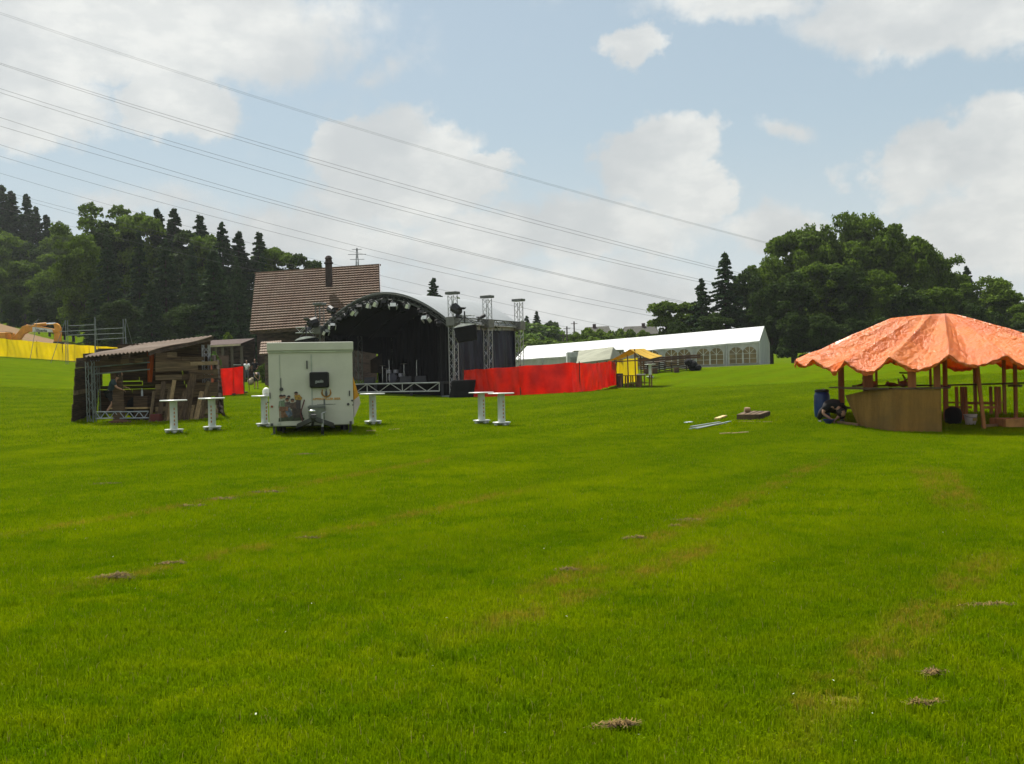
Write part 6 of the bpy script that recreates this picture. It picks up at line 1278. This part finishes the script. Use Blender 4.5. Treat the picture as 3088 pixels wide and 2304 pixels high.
# worker climbing in the hut, seen from the side, leaning forward to the right
g = gx(325, 35.3)
person('person in dark teal shirt and black shorts stepping up inside the board hut', g+Vector((0, 0, .05)), dict(pelvis=(.12, 0, .98), waist=(.16, 0, 1.10), chest=(.26, 0, 1.32), neck=(.38, 0, 1.46), head=(.45, 0, 1.56), shL=(.28, -.17, 1.36), elL=(.42, -.2, 1.14), haL=(.60, -.16, 1.06), shR=(.28, .17, 1.36), elR=(.46, .2, 1.18), haR=(.66, .16, 1.12), hipL=(.10, -.09, .93), knL=(.24, -.1, .60), anL=(.02, -.1, .30), hipR=(.14, .09, .93), knR=(.44, .1, .76), anR=(.40, .1, .50)), cl('teal_shirt', (.035, .06, .07)), cl('black_shorts', (.012, .013, .016)), shorts=True, hx=(1, 0, 0))
# crouching person by the barrel
g = gx(2505, 27.8)
person('person in black clothes crouching with head down beside the blue barrel', g, dict(pelvis=(.14, .12, .40), waist=(.08, .0, .46), chest=(-.02, -.14, .46), neck=(.10, -.24, .36), head=(.15, -.30, .27), shL=(-.16, -.14, .42), elL=(-.24, -.18, .22), haL=(-.08, -.26, .10), shR=(.12, -.18, .42), elR=(.18, -.24, .2), haR=(.04, -.30, .10), hipL=(.0, .14, .34), knL=(-.22, -.02, .28), anL=(-.26, .10, .07), hipR=(.26, .12, .34), knR=(.30, -.14, .36), anR=(.28, .08, .07)), cl('black_shirt', (.014, .014, .016)), cl('black_trousers', (.012, .012, .013)), sc=1.15, hx=(.2, -1, -.3))
STAND = dict(pelvis=(0, 0, .95), waist=(0, 0, 1.10), chest=(0, -.01, 1.36), neck=(0, -.01, 1.53), head=(0, -.03, 1.64), shL=(-.19, 0, 1.42), elL=(-.27, -.02, 1.15), haL=(-.25, -.10, .90), shR=(.19, 0, 1.42), elR=(.28, -.02, 1.15), haR=(.22, -.20, 1.02), hipL=(-.09, 0, .90), knL=(-.11, -.02, .50), anL=(-.12, 0, .08), hipR=(.09, 0, .90), knR=(.11, -.02, .50), anR=(.13, 0, .08))
person('person in white shirt and grey trousers standing beyond the red fence panel', gx(745, 83), STAND, cl('white_shirt', (.75, .76, .76)), cl('grey_trousers', (.10, .11, .13)))
person('person in black standing right of the one in the white shirt', gx(770, 84.5), STAND, cl('black_shirt', (.014, .014, .016)), cl('black_trousers', (.012, .012, .013)), hair=mat('brown_hair', (.10, .04, .02), .7))
B = dict(STAND); B.update(pelvis=(-.02, .1, .92), waist=(.02, -.04, 1.05), chest=(.10, -.28, 1.20), neck=(.16, -.42, 1.20), head=(.19, -.52, 1.14), shL=(-.08, -.28, 1.22), elL=(.02, -.40, .96), haL=(.2, -.48, .80), shR=(.28, -.28, 1.2), elR=(.40, -.38, .98), haR=(.38, -.5, .82))
person('person in grey shirt and dark shorts bending forward on the grass', gx(773, 73.5), B, cl('grey_shirt', (.17, .17, .19)), cl('dark_shorts', (.035, .035, .045)), shorts=True, sc=.92)
g = gx(757, 79); o = MB().ball((0, 0, .25), (.28, .22, .25), 10, 7).ball((.1, 0, .45), (.16, .14, .12), 8, 6).build('sack', mat('beige_sack', (.40, .32, .24), .9), None, smooth=True); solo(o, 'beige sack on the grass between the two standing people and the bending one', 'sack', g)
a = gx(752, 66); o = MB().tube((0, 0, 0), (-.08, .1, 1.0), .025, 6).build('stake', mat('stake_wood', (.12, .06, .05), .9), None); solo(o, 'thin leaning stake in the grass right of the red fence panel', 'stake', a)
lay('base_plank', 'plank', 'brown plank lying at the foot of the left red fence panel', (700, 1193), (742, 1187), .2, .10, BROWNW)

# ------------------------------------------------------------------ summer haze
x0, x1, y0, y1, z0, z1 = -418, 418, -85, 690, float(ZZ.min())-1.0, 75.0
hz = MB().box(((x0+x1)/2, (y0+y1)/2, (z0+z1)/2), (x1-x0+20, y1-y0+40, z1-z0))
hm = bpy.data.materials.new('haze'); hm.use_nodes = True; t = NT(hm.node_tree); t.n.clear()
pv = t.add('ShaderNodeVolumePrincipled'); pv.inputs['Color'].default_value = (.92, .96, 1, 1); pv.inputs['Density'].default_value = 0.00014; pv.inputs['Anisotropy'].default_value = 0.3
t.l.new(pv.outputs[0], t.add('ShaderNodeOutputMaterial').inputs['Volume'])
o = hz.build('haze', hm); tag(o, 'thin summer haze over the whole valley', 'haze', kind='stuff')
